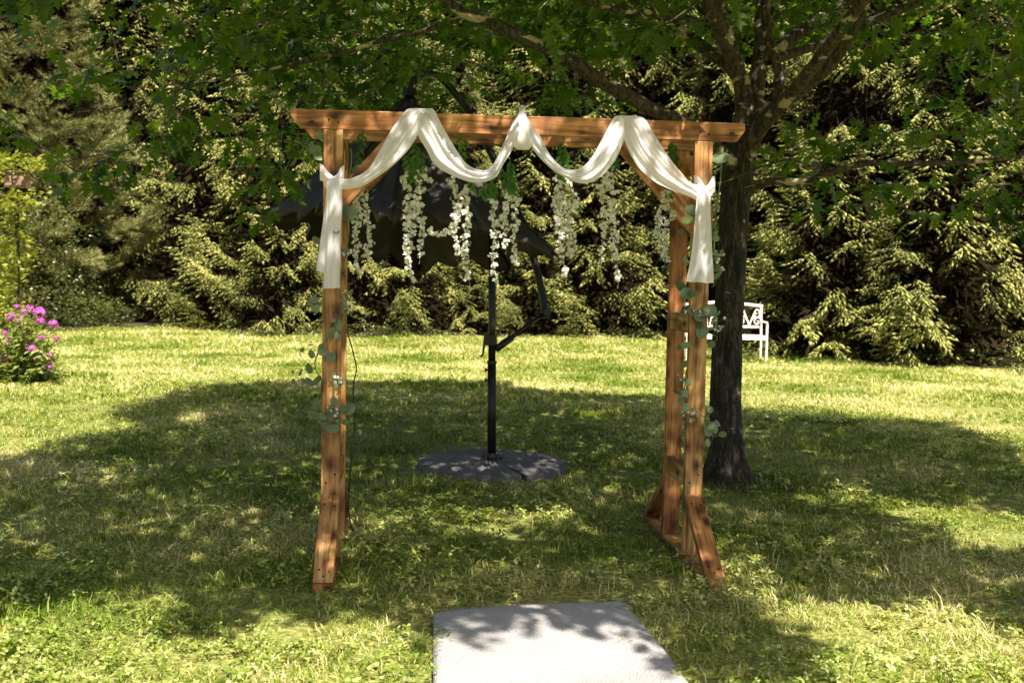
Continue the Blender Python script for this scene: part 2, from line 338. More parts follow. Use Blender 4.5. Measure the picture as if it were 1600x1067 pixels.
def lawn_zone(d0, d1, dens, kinds, pk, s0, s1):
    xm = d1*.62+1.0; n = int((2*xm)*(d1-d0)*dens)
    dep = rng.uniform(d0, d1, n); lat = rng.uniform(-xm, xm, n)
    keep = np.abs(lat) < dep*.60+.8; dep = dep[keep]; lat = lat[keep]
    f2 = unit(np.array([_fw[0], _fw[1]])); r2 = np.array([f2[1], -f2[0]])
    x = CX+f2[0]*dep+r2[0]*lat; y = -CD+f2[1]*dep+r2[1]*lat
    P = np.stack([x, y, np.zeros_like(x)], 1); px, py, _ = proj(P)
    lim = hedge_y(px)
    k = (py > lim-1+rng.normal(0, 1.5, len(px)))
    cc = cp.mean(0); cps = cc+(cp-cc)*.992
    k &= ~inpoly(x, y, cps)
    for s in (-1, 1): k &= ~((np.abs(x-s*.885) < .06) & (y > -.47) & (y < .93))
    k &= np.hypot(x-UB[0], y-UB[1]) > .60
    k &= (np.hypot(x-TB[0], y-TB[1]) > rng.uniform(.2, .52, len(x)))
    x = x[k]; y = y[k]; n = len(x)
    kd = rng.choice(kinds, n, p=pk)
    cl = smooth_noise(x, y, 1.9, .6)+rng.normal(0, .12, n)
    if 4 in kinds: kd = np.where((cl > .72) & (rng.uniform(size=n) < .45), 4, kd)
    PT.append(np.stack([x, y, gz(x, y)], 1)); KD.append(kd); SCL.append(rng.uniform(s0, s1, n)*(.8+.4*smooth_noise(x, y, 3.1, 2)))
UB = ground(768, 731); TB = ground(1136, 752)
lawn_zone(2.3, 6.5, 58, [0, 1, 2, 4, 5], [.29, .29, .26, .14, .02], .75, 1.15)
lawn_zone(6.5, 11, 40, [0, 1, 2, 4, 5], [.31, .31, .3, .07, .01], .85, 1.25)
lawn_zone(11, 17, 26, [3, 1], [.8, .2], .9, 1.25)
lawn_zone(17, 27, 15, [3], [1.0], 1.1, 1.6)
PT = np.concatenate(PT); KD = np.concatenate(KD); SCL = np.concatenate(SCL)
me = bpy.data.meshes.new('lawn_grass'); me.vertices.add(len(PT)); me.vertices.foreach_set('co', PT.astype(np.float32).ravel())
for nm, ty, arr in (('kd', 'INT', KD.astype(np.int32)), ('scl', 'FLOAT', SCL.astype(np.float32))):
    at_ = me.attributes.new(nm, ty, 'POINT'); at_.data.foreach_set('value', arr)
rt_ = me.attributes.new('rot', 'FLOAT_VECTOR', 'POINT')
rt_.data.foreach_set('vector', np.stack([rng.normal(0, .1, len(PT)), rng.normal(0, .1, len(PT)), rng.uniform(0, 6.28, len(PT))], 1).astype(np.float32).ravel())
lawn = bpy.data.objects.new('lawn_grass', me); COL.objects.link(lawn)
tag(lawn, 'mown green lawn with clover, sunlit at the edges and shaded in the middle', 'grass', kind='stuff')
ng = bpy.data.node_groups.new('lawn', 'GeometryNodeTree')
ng.interface.new_socket('Geometry', in_out='INPUT', socket_type='NodeSocketGeometry'); ng.interface.new_socket('Geometry', in_out='OUTPUT', socket_type='NodeSocketGeometry')
gi = ng.nodes.new('NodeGroupInput'); go = ng.nodes.new('NodeGroupOutput'); jn = ng.nodes.new('GeometryNodeJoinGeometry')
def named(nm, ty):
    q = ng.nodes.new('GeometryNodeInputNamedAttribute'); q.data_type = ty; q.inputs['Name'].default_value = nm; return q.outputs['Attribute']
ak, asx, ar = named('kd', 'INT'), named('scl', 'FLOAT'), named('rot', 'FLOAT_VECTOR')
for i, po in enumerate(pobs):
    cpn = ng.nodes.new('FunctionNodeCompare'); cpn.data_type = 'INT'; cpn.operation = 'EQUAL'
    ins = [s for s in cpn.inputs if s.type == 'INT']; ng.links.new(ak, ins[0]); ins[1].default_value = i
    oi = ng.nodes.new('GeometryNodeObjectInfo'); oi.inputs['Object'].default_value = po; oi.inputs['As Instance'].default_value = True
    ip = ng.nodes.new('GeometryNodeInstanceOnPoints'); ng.links.new(gi.outputs[0], ip.inputs['Points']); ng.links.new(cpn.outputs[0], ip.inputs['Selection'])
    ng.links.new(oi.outputs['Geometry'], ip.inputs['Instance']); ng.links.new(ar, ip.inputs['Rotation']); ng.links.new(asx, ip.inputs['Scale'])
    ng.links.new(ip.outputs[0], jn.inputs[0])
ng.links.new(jn.outputs[0], go.inputs[0]); lawn.modifiers.new('grow', 'NODES').node_group = ng
# needle litter under the trees
pts = [ground(x, hedge_y(x)-1.5, .012) for x in range(-500, 2101, 50)]
for p in pts: p[2] = gz(p[0], p[1])+.012
V = []; n = len(pts)
for p in pts:
    d = unit(np.array([p[0]-CX, p[1]+CD, 0]))
    for k in (0, .6, 3, 8, 20): q = p+d*k; q[2] = gz(q[0], q[1])+.014; V.append(q)
F = np.array([(i*5+k, (i+1)*5+k, (i+1)*5+k+1, i*5+k+1) for i in range(n-1) for k in range(4)])
tag(obj('forest_floor', nmesh('forest_floor', V, F, True), M['litter']), kind='structure')

# ------------------------------------------------------------------ wooden arch
W, S, H, BH, LB, RO = .885, .426, 2.157, .089, 1.083, .461
TH = .038
arch = thing('wooden_arch', (0, 0, 0), 'tall stained pine wedding arch with two beams, diagonal braces and flared feet, draped in white', 'arch')
def board(name, c, L, wd, th, rot, parent=arch, cut=None, m='wood', bevel=.0025):
    """board with its length along local X, width along local Z, thickness along local Y; cut shapes the two ends"""
    c0, c1 = cut or ((0, 0), (0, 0))      # slant offsets (bottom, top) for start and end
    P = [(-L/2+c0[0], -wd/2), (L/2-c1[0], -wd/2), (L/2-c1[1], wd/2), (-L/2+c0[1], wd/2)]
    b = MB(); V = []
    # subdivide along length for slight warp
    b.prism([(x, z) for x, z in P], 1, -th/2, th/2)
    o = b.build(name, M[m], parent, bevel); o.location = c; o.rotation_euler = rot; return o
def beam(y, Lx):
    P = [(-Lx+.0, H), (Lx, H), (Lx+.004, H-.035), (Lx-.035, H-BH), (-Lx+.045, H-BH), (-Lx, H-.035)]
    b = MB(); b.prism(P, 1, y, y+TH); return b.build('beam', M['wood'], arch, .0025, origin=(0, y, H))
beam(0, LB); beam(S, LB-.02)
for s in (-1, 1):
    xc = s*W
    for y in (0, S):
        o = board('post', (xc, y+TH/2+.001, (H-BH-.002+.04)/2), H-BH-.042, .089, TH, (0, -math.pi/2, 0))
    # base plank on the ground
    o = board('base_plank', (xc, S/2+TH/2, .0195), 2*RO+S+TH, .089, TH, (0, 0, math.pi/2)); o.rotation_euler = (math.pi/2, 0, math.pi/2)
    # foot braces, front and rear
    for (ya, yb, nm) in ((-RO+.03, -.003, 'foot_brace'), (S+TH+RO-.03, S+TH+.003, 'foot_brace')):
        z1 = .345; sg = 1 if yb > ya else -1
        P = [(ya-.0*sg, .041), (ya+.052*sg, .041), (yb, z1-.06), (yb, z1)]
        b = MB(); b.prism(P, 0, xc-.0445, xc+.0445)
        # grain along the slope: build local then rotate
        ang = math.atan2(z1-.041, (yb-ya)); Lb = math.hypot(z1-.041, yb-ya)
        ca, sa = math.cos(ang), math.sin(ang)
        V = [( (v[1]-ya)*ca+(v[2]-.041)*sa, v[0]-xc, -(v[1]-ya)*sa+(v[2]-.041)*ca) for v in b.v]
        me = nmesh('foot_brace', V, b.f); o = obj('foot_brace', me, M['wood'], arch)
        o.matrix_world = Matrix(((0, 1, 0, xc), (ca, 0, -sa, ya), (sa, 0, ca, .041), (0, 0, 0, 1)))
        bv = o.modifiers.new('bevel', 'BEVEL'); bv.width = .0025; bv.segments = 2
    # cross ties between front and rear post, rungs at three heights
    for z in (.42, 1.18, 1.96):
        b = MB(); b.box(-(S-TH)/2+.002, (S-TH)/2-.002, -.019, .019, -.0445, .0445)
        o = b.build('cross_tie', M['wood_dark'] if 0 else M['wood'], arch, .0025); o.location = (xc-s*.02, (S+TH)/2, z); o.rotation_euler = (0, 0, math.pi/2)
    # knee braces behind each pair of post and beam
    for y in (TH+.003, S-TH-.003):
        pts_ = [at(625, 213, TH), at(508, 336, TH)] if s < 0 else [at(983, 195, TH), at(1113, 348, TH)]
        a_, b_ = pts_; cc = (a_+b_)/2; Lk = np.linalg.norm(b_-a_)+.06; ang = math.atan2(b_[2]-a_[2], b_[0]-a_[0])
        o = board('knee_brace', (cc[0], y+TH/2, cc[2]), Lk, .089, TH, (0, -ang, 0), cut=((0, .07), (.0, .06)) if s > 0 else ((.07, 0), (.06, .0)))
# screws in the feet and posts
def screw(p, axis='y'):
    b = MB()
    for k, (rr, d) in enumerate(((.0045, 0), (.0045, .003))): pass
    b.tube([np.array([0, 0, 0]), np.array([0, -.0035, 0])], [.0048, .0042], 8); o = b.build('screw', M['screw'], arch); o.location = p; return o
for s in (-1, 1):
    for (dx, t) in ((-.022, .12), (.022, .14), (-.02, .86), (.024, .88), (.0, .93)):
        ya, yb = -RO+.03, -.003; y = ya+(yb-ya)*(1-t); z = .041+(.345-.041)*(1-t); o = screw((s*W+dx, y-.0005, z)); o.rotation_euler = (-.6, 0, 0)
    for dx, z in ((-.02, 2.11), (.022, 2.10), (-.02, .40), (.02, .44)): screw((s*W+dx, -.0005, z))

# ------------------------------------------------------------------ drape
def ribbon(mb, st, n, ns, folds, amp, seed=0, wrap=0, ybase=-.012):
    """st: list of (upper px, lower px, y, fold strength); surface with folds running along its length"""
    r = np.random.default_rng(seed); K = interp([(a[0], a[1], b[0], b[1], y, f) for a, b, y, f in st], n); k0 = len(mb.v); V = []
    ph = r.uniform(0, 6.28, 4)
    for i in range(n):
        u = i/(n-1); ax, ay, bx, by, y, f = K[i]
        wd = math.hypot(ax-bx, ay-by)
        for j in range(ns):
            s = j/(ns-1); sw = s+.035*math.sin(2*math.pi*s*2+ph[0]+u*3)
            p = at(ax+(bx-ax)*s, ay+(by-ay)*s, y)
            fold = math.sin(2*math.pi*folds*.62*sw+ph[1]+1.3*math.sin(u*4+ph[2]))+.38*math.sin(2*math.pi*(folds*1.35)*sw+ph[3]+u*4.0+1.2*math.sin(u*7+s*3))+.13*math.sin(2*math.pi*folds*3.3*sw+ph[0]*2+u*6)
            off = -amp*f*(fold*.5+.8)-.02*math.sin(math.pi*s)*f
            V.append((p[0], p[1]+off, p[2]+.06*amp*fold*f*(1 if 0 < j < ns-1 else .4)))
    F = [(i*ns+j, i*ns+j+1, (i+1)*ns+j+1, (i+1)*ns+j) for i in range(n-1) for j in range(ns-1)]
    mb.add(V, F)
drape = thing('white_drape', tuple(at(815, 230, -.03)), 'sheer white fabric draped in swags over the beam and knotted round both front posts', 'drape')
def dpart(name, stl, n, ns, folds, amp, seed):
    b = MB(); ribbon(b, stl, n, ns, folds, amp, seed); o = b.build(name, M['cloth'], drape, smooth=True, origin=drape.location); o.location = (0, 0, 0)
    return o
y0 = -.022
dpart('swag', [((531, 280), (531, 297), y0-.012, .6), ((550, 279), (562, 293), y0-.012, .6), ((575, 265), (590, 277), y0-.006, .8), ((594, 234), (619, 255), y0-.006, 1), ((612, 202), (641, 231), y0-.004, 1), ((633, 174), (653.5, 209), y0, .9), ((646, 169.5), (655, 195), y0, .6), ((656, 169.5), (657, 180), y0, .3)], 60, 44, 4, .013, 1)
dpart('swag', [((650, 170), (652, 172), y0, .2), ((668, 170.5), (652, 190), y0, .5), ((678, 173), (652.5, 210), y0, .9), ((690, 196), (666, 234), y0, 1), ((706, 224), (681, 259), y0-.006, 1), ((728, 256), (712, 277), y0-.006, 1), ((753, 267), (744, 286), y0-.006, 1), ((769, 259), (772, 279), y0-.004, 1), ((787, 224), (787, 256), y0-.004, 1), ((799, 197), (801, 231), y0, .9), ((811, 177), (808, 200), y0, .6), ((818, 173), (816, 183), y0-.006, .2)], 90, 44, 4, .014, 2)
dpart('swag', [((815, 173), (816, 184), y0-.006, .2), ((821, 179), (824, 206), y0, .5), ((830, 195), (831, 230), y0, .9), ((844, 216), (838, 241), y0, 1), ((860, 245), (850, 254), y0-.005, .9), ((882, 264), (872, 272), y0-.006, .9), ((904, 264), (907, 287), y0-.006, 1), ((923, 248), (933, 280), y0-.006, 1), ((942.5, 213), (958, 255), y0-.004, 1), ((957, 186), (974, 221), y0, .9), ((966, 181.5), (976, 204), y0, .6), ((975, 181), (977, 190), y0, .3)], 84, 44, 4, .014, 3)
dpart('swag', [((972, 181), (975, 184), y0, .2), ((992, 182), (975, 203), y0, .5), ((1007, 186), (975, 221), y0, .9), ((1022, 210), (993.5, 258), y0, 1), ((1044.5, 245), (1019, 283), y0-.005, 1), ((1067, 274), (1051, 299), y0-.008, .9), ((1080, 286), (1078, 309), y0-.012, .7), ((1093, 291), (1093, 316), y0-.02, .5)], 64, 44, 4, .014, 4)
# cloth lying over the top of the beam where the swags meet
for xa, xb, sd_ in ((640, 673, 5), (808, 823, 6), (960, 1003, 7)):
    b = MB(); V = []; ns, n2 = 26, 14; prof = [(-.004, -.022), (.003, -.008), (.006, .008), (.005, .03), (.001, .044), (-.02, .048), (-.05, .05)]
    for (dz, dy) in prof:
        for j in range(ns):
            s = j/(ns-1); p = at(xa+(xb-xa)*s, 178, 0); V.append((p[0]*1+.0, dy-.004, H+dz+.004+.004*math.sin(s*math.pi*7+sd_)))
    b.add(V, [(i*ns+j, i*ns+j+1, (i+1)*ns+j+1, (i+1)*ns+j) for i in range(len(prof)-1) for j in range(ns-1)])
    o = b.build('overlap', M['cloth'], drape, smooth=True, origin=drape.location); o.location = (0, 0, 0)
# gathered pouch at the middle with its twisted top
dpart('gathered_pouch', [((812, 175), (819, 175), y0-.012, .3), ((808, 184), (823, 184), y0-.014, .6), ((801, 200), (830, 200), y0-.016, 1.2), ((799, 216), (833, 216), y0-.014, 1.2), ((802, 228), (831, 228), y0-.008, .8), ((808, 234.5), (826, 234.5), y0, .2)], 40, 30, 3, .010, 8)
b = MB(); c = at(815.5, 176, -.012)
for k in range(5):
    a = k*1.25; b.tube([c+np.array([.014*math.cos(a), -.012, -.02]), c+np.array([.008*math.cos(a+1), -.022+.006*math.sin(a), .004]), c+np.array([.016*math.cos(a+2.2), -.006, .022+.006*math.sin(a*2)])], [.008, .009, .005], 8)
o = b.build('twist', M['cloth'], drape, smooth=True, origin=drape.location); o.location = (0, 0, 0)
# knots: two bands crossing over the post, a lump, and hanging tails
def knot(L, x0, x1, xk, yk, sd_):
    """bands round the post between pixel columns x0..x1, meeting at the knot (xk, yk)"""
    dpart('knot_band', [((x0-2, yk-30), (x0-2, yk-6), -.006, .3), ((x0+3, yk-29), (x0+4, yk-3), -.022, .8), ((x0+10, yk-20), (x0+12, yk+6), -.034, 1), ((xk, yk-12), (xk, yk+9), -.042, .8)], 22, 20, 3, .008, sd_)
    dpart('knot_band', [((x1+2, yk-29), (x1+2, yk-5), -.006, .3), ((x1-3, yk-27), (x1-2, yk-1), -.024, .8), ((x1-8, yk-17), (x1-8, yk+6), -.036, 1), ((xk-2, yk-10), (xk-2, yk+9), -.044, .8)], 22, 20, 3, .008, sd_+1)
    bb = MB(); c_ = at(xk, yk, -.045); nn, mm = 18, 14; V = [];
    for i in range(mm+1):
        th = math.pi*i/mm
        for j in range(nn):
            ph = 2*math.pi*j/nn; r_ = 1+.10*math.sin(ph*5+th*2)+.06*math.sin(ph*3-th*4)
            V.append(c_+np.array([.028*r_*math.sin(th)*math.cos(ph), .020*r_*math.sin(th)*math.sin(ph), .034*math.cos(th)]))
    bb.add(V, [(i*nn+j, i*nn+(j+1) % nn, (i+1)*nn+(j+1) % nn, (i+1)*nn+j) for i in range(mm) for j in range(nn)])
    o = bb.build('knot', M['cloth'], drape, smooth=True, origin=drape.location); o.location = (0, 0, 0)
knot('L', 502, 536, 521, 288, 11); knot('R', 1086, 1115, 1101, 304, 13)
dpart('tail', [((511, 284), (533, 284), -.05, .4), ((511, 320), (535, 320), -.048, .9), ((508, 360), (533, 360), -.042, 1.2), ((506, 410), (532, 410), -.036, 1.4), ((505, 451), (531, 450), -.034, 1.5)], 60, 40, 3, .010, 21)
dpart('tail', [((511, 288), (526, 288), -.030, .3), ((507, 330), (524, 330), -.022, .9), ((500, 380), (519, 380), -.02, 1.1), ((494.5, 423), (513, 428), -.018, 1.4)], 50, 30, 2, .009, 22)
dpart('tail', [((1089, 300), (1110, 300), -.055, .4), ((1086, 335), (1110, 335), -.052, .9), ((1082, 380), (1111.5, 380), -.046, 1.2), ((1075, 420), (1113, 420), -.04, 1.5), ((1071, 440), (1113.5, 442.5), -.038, 1.6)], 60, 46, 3, .012, 23)

# ------------------------------------------------------------------ carpet
zt = .032; n = len(cp); nu, nv = 46, 46
# left edge / right edge resample by rows from back to front
L_ = interp([cp[3], cp[2], cp[1], cp[0]], nv); R_ = interp([cp[9], cp[10], cp[11], cp[12], cp[13], cp[14], cp[15]], nv); BK = interp([cp[3], cp[4], cp[5], cp[6], cp[7], cp[8], cp[9]], nu)
V = []
for i in range(nv):
    for j in range(nu):
        s = j/(nu-1); p = L_[i]*(1-s)+R_[i]*s
        if i < 8: f = (1-i/8)**1.5; p = p*(1-f)+BK[j]*f if i else BK[j]
        e = min(s, 1-s)*nu; ed = .008 if (i == 0 or j in (0, nu-1)) else 0
        wob = .007*math.sin(p[0]*3.1-p[1]*7.5)+.006*math.sin(p[0]*11+p[1]*5)+.005*math.sin(p[1]*13-p[0]*4)
        V.append((p[0], p[1], zt-ed+wob*(0 if ed else 1)+(.010*math.exp(-((s-.9)*14)**2))))
base = len(V); V += [(x, y, .004) for x, y, z in V]
F = [(i*nu+j, (i+1)*nu+j, (i+1)*nu+j+1, i*nu+j+1) for i in range(nv-1) for j in range(nu-1)]
rim = [j for j in range(nu)]+[i*nu+nu-1 for i in range(1, nv)]+[(nv-1)*nu+j for j in range(nu-2, -1, -1)]+[i*nu for i in range(nv-2, 0, -1)]
F += [(rim[k], rim[(k+1) % len(rim)], rim[(k+1) % len(rim)]+base, rim[k]+base) for k in range(len(rim))]
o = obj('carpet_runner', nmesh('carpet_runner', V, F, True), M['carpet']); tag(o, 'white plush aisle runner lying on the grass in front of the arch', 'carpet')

# ------------------------------------------------------------------ cantilever umbrella
UD = float((UB-CAMP)@_fw)
umb = thing('cantilever_umbrella', UB, 'half open black cantilever umbrella with its pole on a round grey base behind the arch', 'umbrella')
def uchild(mb, name, m, smooth=False, parent=None, bevel=0):
    o = mb.build(name, M[m], parent or umb, bevel, smooth, origin=UB); o.location = (0, 0, 0); return o
for q in range(4):       # four wedge weights with radiating ridges
    b = MB(); a0 = q*math.pi/2+.35+.035; a1 = a0+math.pi/2-.07; nr, na = 7, 16; V = []
    for i in range(nr):
        r = .07+(.535-.07)*i/(nr-1)
        for j in range(na+1):
            a = a0+(a1-a0)*j/na; rid = .022*(j % 2)*(0 if i in (0,) else 1)*(1 if i % 3 else .2)
            V.append((UB[0]+r*math.cos(a), UB[1]+r*math.sin(a), UB[2]+.062-.022*(r/.535)**2+rid))
    for j in range(na+1):
        a = a0+(a1-a0)*j/na; V.append((UB[0]+.54*math.cos(a), UB[1]+.54*math.sin(a), UB[2]+.0))
    m_ = na+1; F = [(i*m_+j, (i+1)*m_+j, (i+1)*m_+j+1, i*m_+j+1) for i in range(nr) for j in range(na)]
    side = [i*m_ for i in range(nr+1)]; b.add(V, F)
    k = len(b.v); b.v.append((UB[0]+.07*math.cos(a0), UB[1]+.07*math.sin(a0), UB[2])); b.v.append((UB[0]+.07*math.cos(a1), UB[1]+.07*math.sin(a1), UB[2]))
    b.f.append(tuple(side+[k])); b.f.append(tuple([i*m_+na for i in range(nr+1)][::-1]+[k+1])[::-1])
    uchild(b, 'base_weight', 'base')
b = MB()
for a in (.35, .35+math.pi/2):
    c, s_ = math.cos(a), math.sin(a); e = np.array([c, s_, 0]); nn_ = np.array([-s_, c, 0])*.022
    for z0, z1 in ((.03, .045),):
        P = [UB+e*-.5-nn_, UB+e*.5-nn_, UB+e*.5+nn_, UB+e*-.5+nn_]; b.add([p+[0, 0, z0] for p in P]+[p+[0, 0, z1] for p in P], [(3, 2, 1, 0), (4, 5, 6, 7), (0, 1, 5, 4), (1, 2, 6, 5), (2, 3, 7, 6), (3, 0, 4, 7)])
uchild(b, 'cross_foot', 'metal')
b = MB(); b.tube([UB+[0, 0, .045], UB+[0, 0, .075], UB+[0, 0, .076], UB+[0, 0, .11]], [.085, .085, .045, .036], 20); uchild(b, 'flange', 'metal', bevel=.003)
for k in range(4):
    a = .35+math.pi/4+k*math.pi/2; p = UB+np.array([.066*math.cos(a), .066*math.sin(a), .075]); b = MB(); b.tube([p, p+[0, 0, .012]], .009, 6); uchild(b, 'bolt', 'metal')
ptop = atd(769, 330, UD)
b = MB(); mid = atd(768.5, 566, UD); b.tube([UB+[0, 0, .08], mid], .031, 20); uchild(b, 'lower_pole', 'metal', True)
b = MB(); b.tube([mid+[0, 0, .002], atd(769, 500, UD), ptop], .0265, 20); uchild(b, 'upper_pole', 'metal', True)
b = MB(); c = mid; b.tube([c-[0, 0, .012], c+[0, 0, .012]], .035, 20); uchild(b, 'collar', 'plastic', bevel=.003); b = MB(); b.tube([atd(768.5, 533, UD)-[0, 0, .03], atd(768.5, 533, UD)+[0, 0, .045]], .037, 20); uchild(b, 'collar', 'plastic', bevel=.003)
hb = MB(); pc = atd(759, 535, UD-.02)
hb.tube([pc+[.02, 0, .05], pc+[-.005, 0, .03], pc+[-.012, 0, -.03], pc+[-.02, 0, -.09], pc+[-.036, 0, -.105]], [.012, .013, .009, .008, .007], 8)
hb.box(pc[0]-.015, pc[0]+.03, pc[1]-.02, pc[1]+.02, pc[2]-.02, pc[2]+.065); uchild(hb, 'crank_handle', 'plastic', bevel=.004)
for y in (578, 594):
    p = atd(760.5, y, UD-.005); b = MB(); b.tube([p+[.03, 0, 0], p+[0, 0, 0], p+[-.004, 0, 0], p+[-.014, 0, 0]], [.006, .006, .017, .014], 10); uchild(b, 'knob', 'plastic')
J = atd(852, 488, UD+.25)
s0 = atd(776, 545, UD); d_ = J-s0
b = MB(); b.tube([s0, s0+d_*.3], .026, 12); uchild(b, 'strut_sleeve', 'plastic', True)
b = MB(); b.tube([s0+d_*.28, J], .016, 12); uchild(b, 'strut', 'metal', True)
b = MB(); ax_ = unit(np.array([.35, -.9, 0])); b.tube([J-ax_*.035, J+ax_*.035], .034, 14); b.box(J[0]-.03, J[0]+.03, J[1]-.02, J[1]+.02, J[2]-.05, J[2]+.03); uchild(b, 'hinge', 'plastic', bevel=.004)
armp = interp([J, atd(845, 450, UD+.28), atd(836, 412, UD+.32), atd(815, 345, UD+.4), atd(775, 255, UD+.42), atd(733, 178, UD+.4), atd(703, 137, UD+.35), atd(682, 118, UD+.25), atd(662, 118, UD+.1), atd(646, 126, UD)], 40)
b = MB(); b.tube(armp, .028, 10); uchild(b, 'arm', 'metal', True)
b = MB(); b.tube([ptop, atd(801, 312, UD+.38)], .02, 10); uchild(b, 'link', 'metal', True)
apex = atd(640, 146, UD-.05)
b = MB(); b.tube([atd(646, 124, UD), apex+[0, 0, .02]], .018, 10); b.tube([apex+[0, 0, .03], apex+[0, 0, -.02]], [.05, .06], 14); uchild(b, 'hub', 'plastic')
corners = [(406, 338, 7.75), (498, 322, 7.15), (612, 338, 6.9), (748, 352, 7.0), (866, 392, 7.55), (800, 418, 8.35), (655, 418, 8.75), (500, 384, 8.55)]
CR = [atd(*c) for c in corners]; NC = len(CR); cen = sum(CR)/NC
for k in range(NC):
    A, B = CR[k], CR[(k+1) % NC]; nu_, nv_ = 18, 16; V = []
    for i in range(nu_+1):
        u = i/nu_
        for j in range(nv_+1):
            s = j/nv_; rim_ = A*(1-s)+B*s; p = apex*(1-u)+rim_*u
            sag = math.sin(math.pi*s)*u; inward = unit((apex+cen)/2-p)
            p = p+inward*(.16*sag*(u))+np.array([0, 0, -.10*u*(1-u)*1.0-.02*sag])
            p = p+inward*(.045*math.sin(s*15+k*2+u*4)+.024*math.sin(s*31-u*9+k))*sag+np.array([0, 0, 1])*.014*math.sin(u*14+s*9+k)*sag
            V.append(p)
    F = [(i*(nv_+1)+j, (i+1)*(nv_+1)+j, (i+1)*(nv_+1)+j+1, i*(nv_+1)+j+1) for i in range(nu_) for j in range(nv_)]
    # short hanging valance with hem folds
    b0 = len(V); rimi = [nu_*(nv_+1)+j for j in range(nv_+1)]
    for j in range(nv_+1):
        q = np.array(V[rimi[j]]); V.append(q+np.array([0, 0, -.045-.03*math.sin(j*1.1+k)])+unit(q-cen)*.006*math.sin(j*.9+k))
    F += [(rimi[j], b0+j, b0+j+1, rimi[j+1]) for j in range(nv_)]
    b = MB(); b.add(V, F); o = uchild(b, 'canopy_panel', 'umb', True)
    b = MB(); b.tube([np.array(V[i*(nv_+1)])+(np.array(V[i*(nv_+1)])-cen)*.004+[0, 0, .004] for i in range(nu_+1)], .0045, 5); uchild(b, 'seam', 'metal', True)
    so = o.modifiers.new('cloth', 'SOLIDIFY'); so.thickness = .0015
    b = MB(); rb = []
    for u in np.linspace(0, 1.02, 10): rb.append(apex*(1-u)+A*u+np.array([0, 0, -.10*u*(1-u)-.016]))
    b.tube(rb, .011, 6); uchild(b, 'rib', 'metal', True)
    b = MB(); b.tube([apex+[0, 0, -.38], rb[5]+[0, 0, -.01]], .008, 6); uchild(b, 'stretcher', 'metal', True)
b = MB(); b.tube([apex, apex+[0, 0, -.42]], .02, 10); uchild(b, 'inner_tube', 'metal', True)

# ------------------------------------------------------------------ the oak over the arch
TD = float((TB-CAMP)@_fw)
oak = thing('oak_tree', TB, 'dark trunked young oak beside the right post, leafy limbs reaching over the arch', 'tree')
def limb(spec, n):
    P = np.array([atd(x, y, d) for x, y, d, r in spec]); R = np.array([r/d*0+r for x, y, d, r in spec])
    K = interp(np.concatenate([P, R[:, None]], 1), n); return K[:, :3], np.abs(K[:, 3])
limbs = []
def rough_tube(mb, K, R, n, seed, amp=.07, flare=False):
    r = np.random.default_rng(seed); m = len(K); V = []; prev = None; ph = r.uniform(0, 6.28, 6)
    for i in range(m):
        t = unit(K[min(i+1, m-1)]-K[max(i-1, 0)])
        if prev is None: prev = np.cross(t, np.array([0.3, 1, 0.1]))
        u = unit(prev-t*(prev@t)); prev = u; v = np.cross(t, u)
        for k in range(n):
            a = 2*math.pi*k/n; q = 1+amp*(math.sin(a*3+ph[0]+i*.11)*.5+math.sin(a*7+ph[1]+i*.3)*.3+math.sin(i*.55+ph[2]+a)*.4)
            if flare:
                h = max(0, .42-K[i][2])/.42; q *= 1+h**2*(.32+.28*math.sin(a*5+ph[3]))
            V.append(K[i]+(u*math.cos(a)+v*math.sin(a))*R[i]*q)
    F = [(i*n+k, i*n+(k+1) % n, (i+1)*n+(k+1) % n, (i+1)*n+k) for i in range(m-1) for k in range(n)]+[tuple(range((m-1)*n, m*n))]
    mb.add(V, F)
D0 = TD
tk = [(1135, 768, D0, .150), (1136, 740, D0, .128), (1135, 690, D0, .112), (1134, 600, D0, .106), (1139, 500, D0, .102), (1144, 400, D0, .1), (1150, 300, D0, .104), (1158, 235, D0, .112), (1162, 205, D0, .108)]
K, R = limb(tk, 70); K[0][2] = -.06
b = MB(); rough_tube(b, K, R, 28, 3, .06, True); o = b.build('trunk', M['bark'], oak, smooth=True, origin=TB); o.location = (0, 0, 0)
trunkK = K
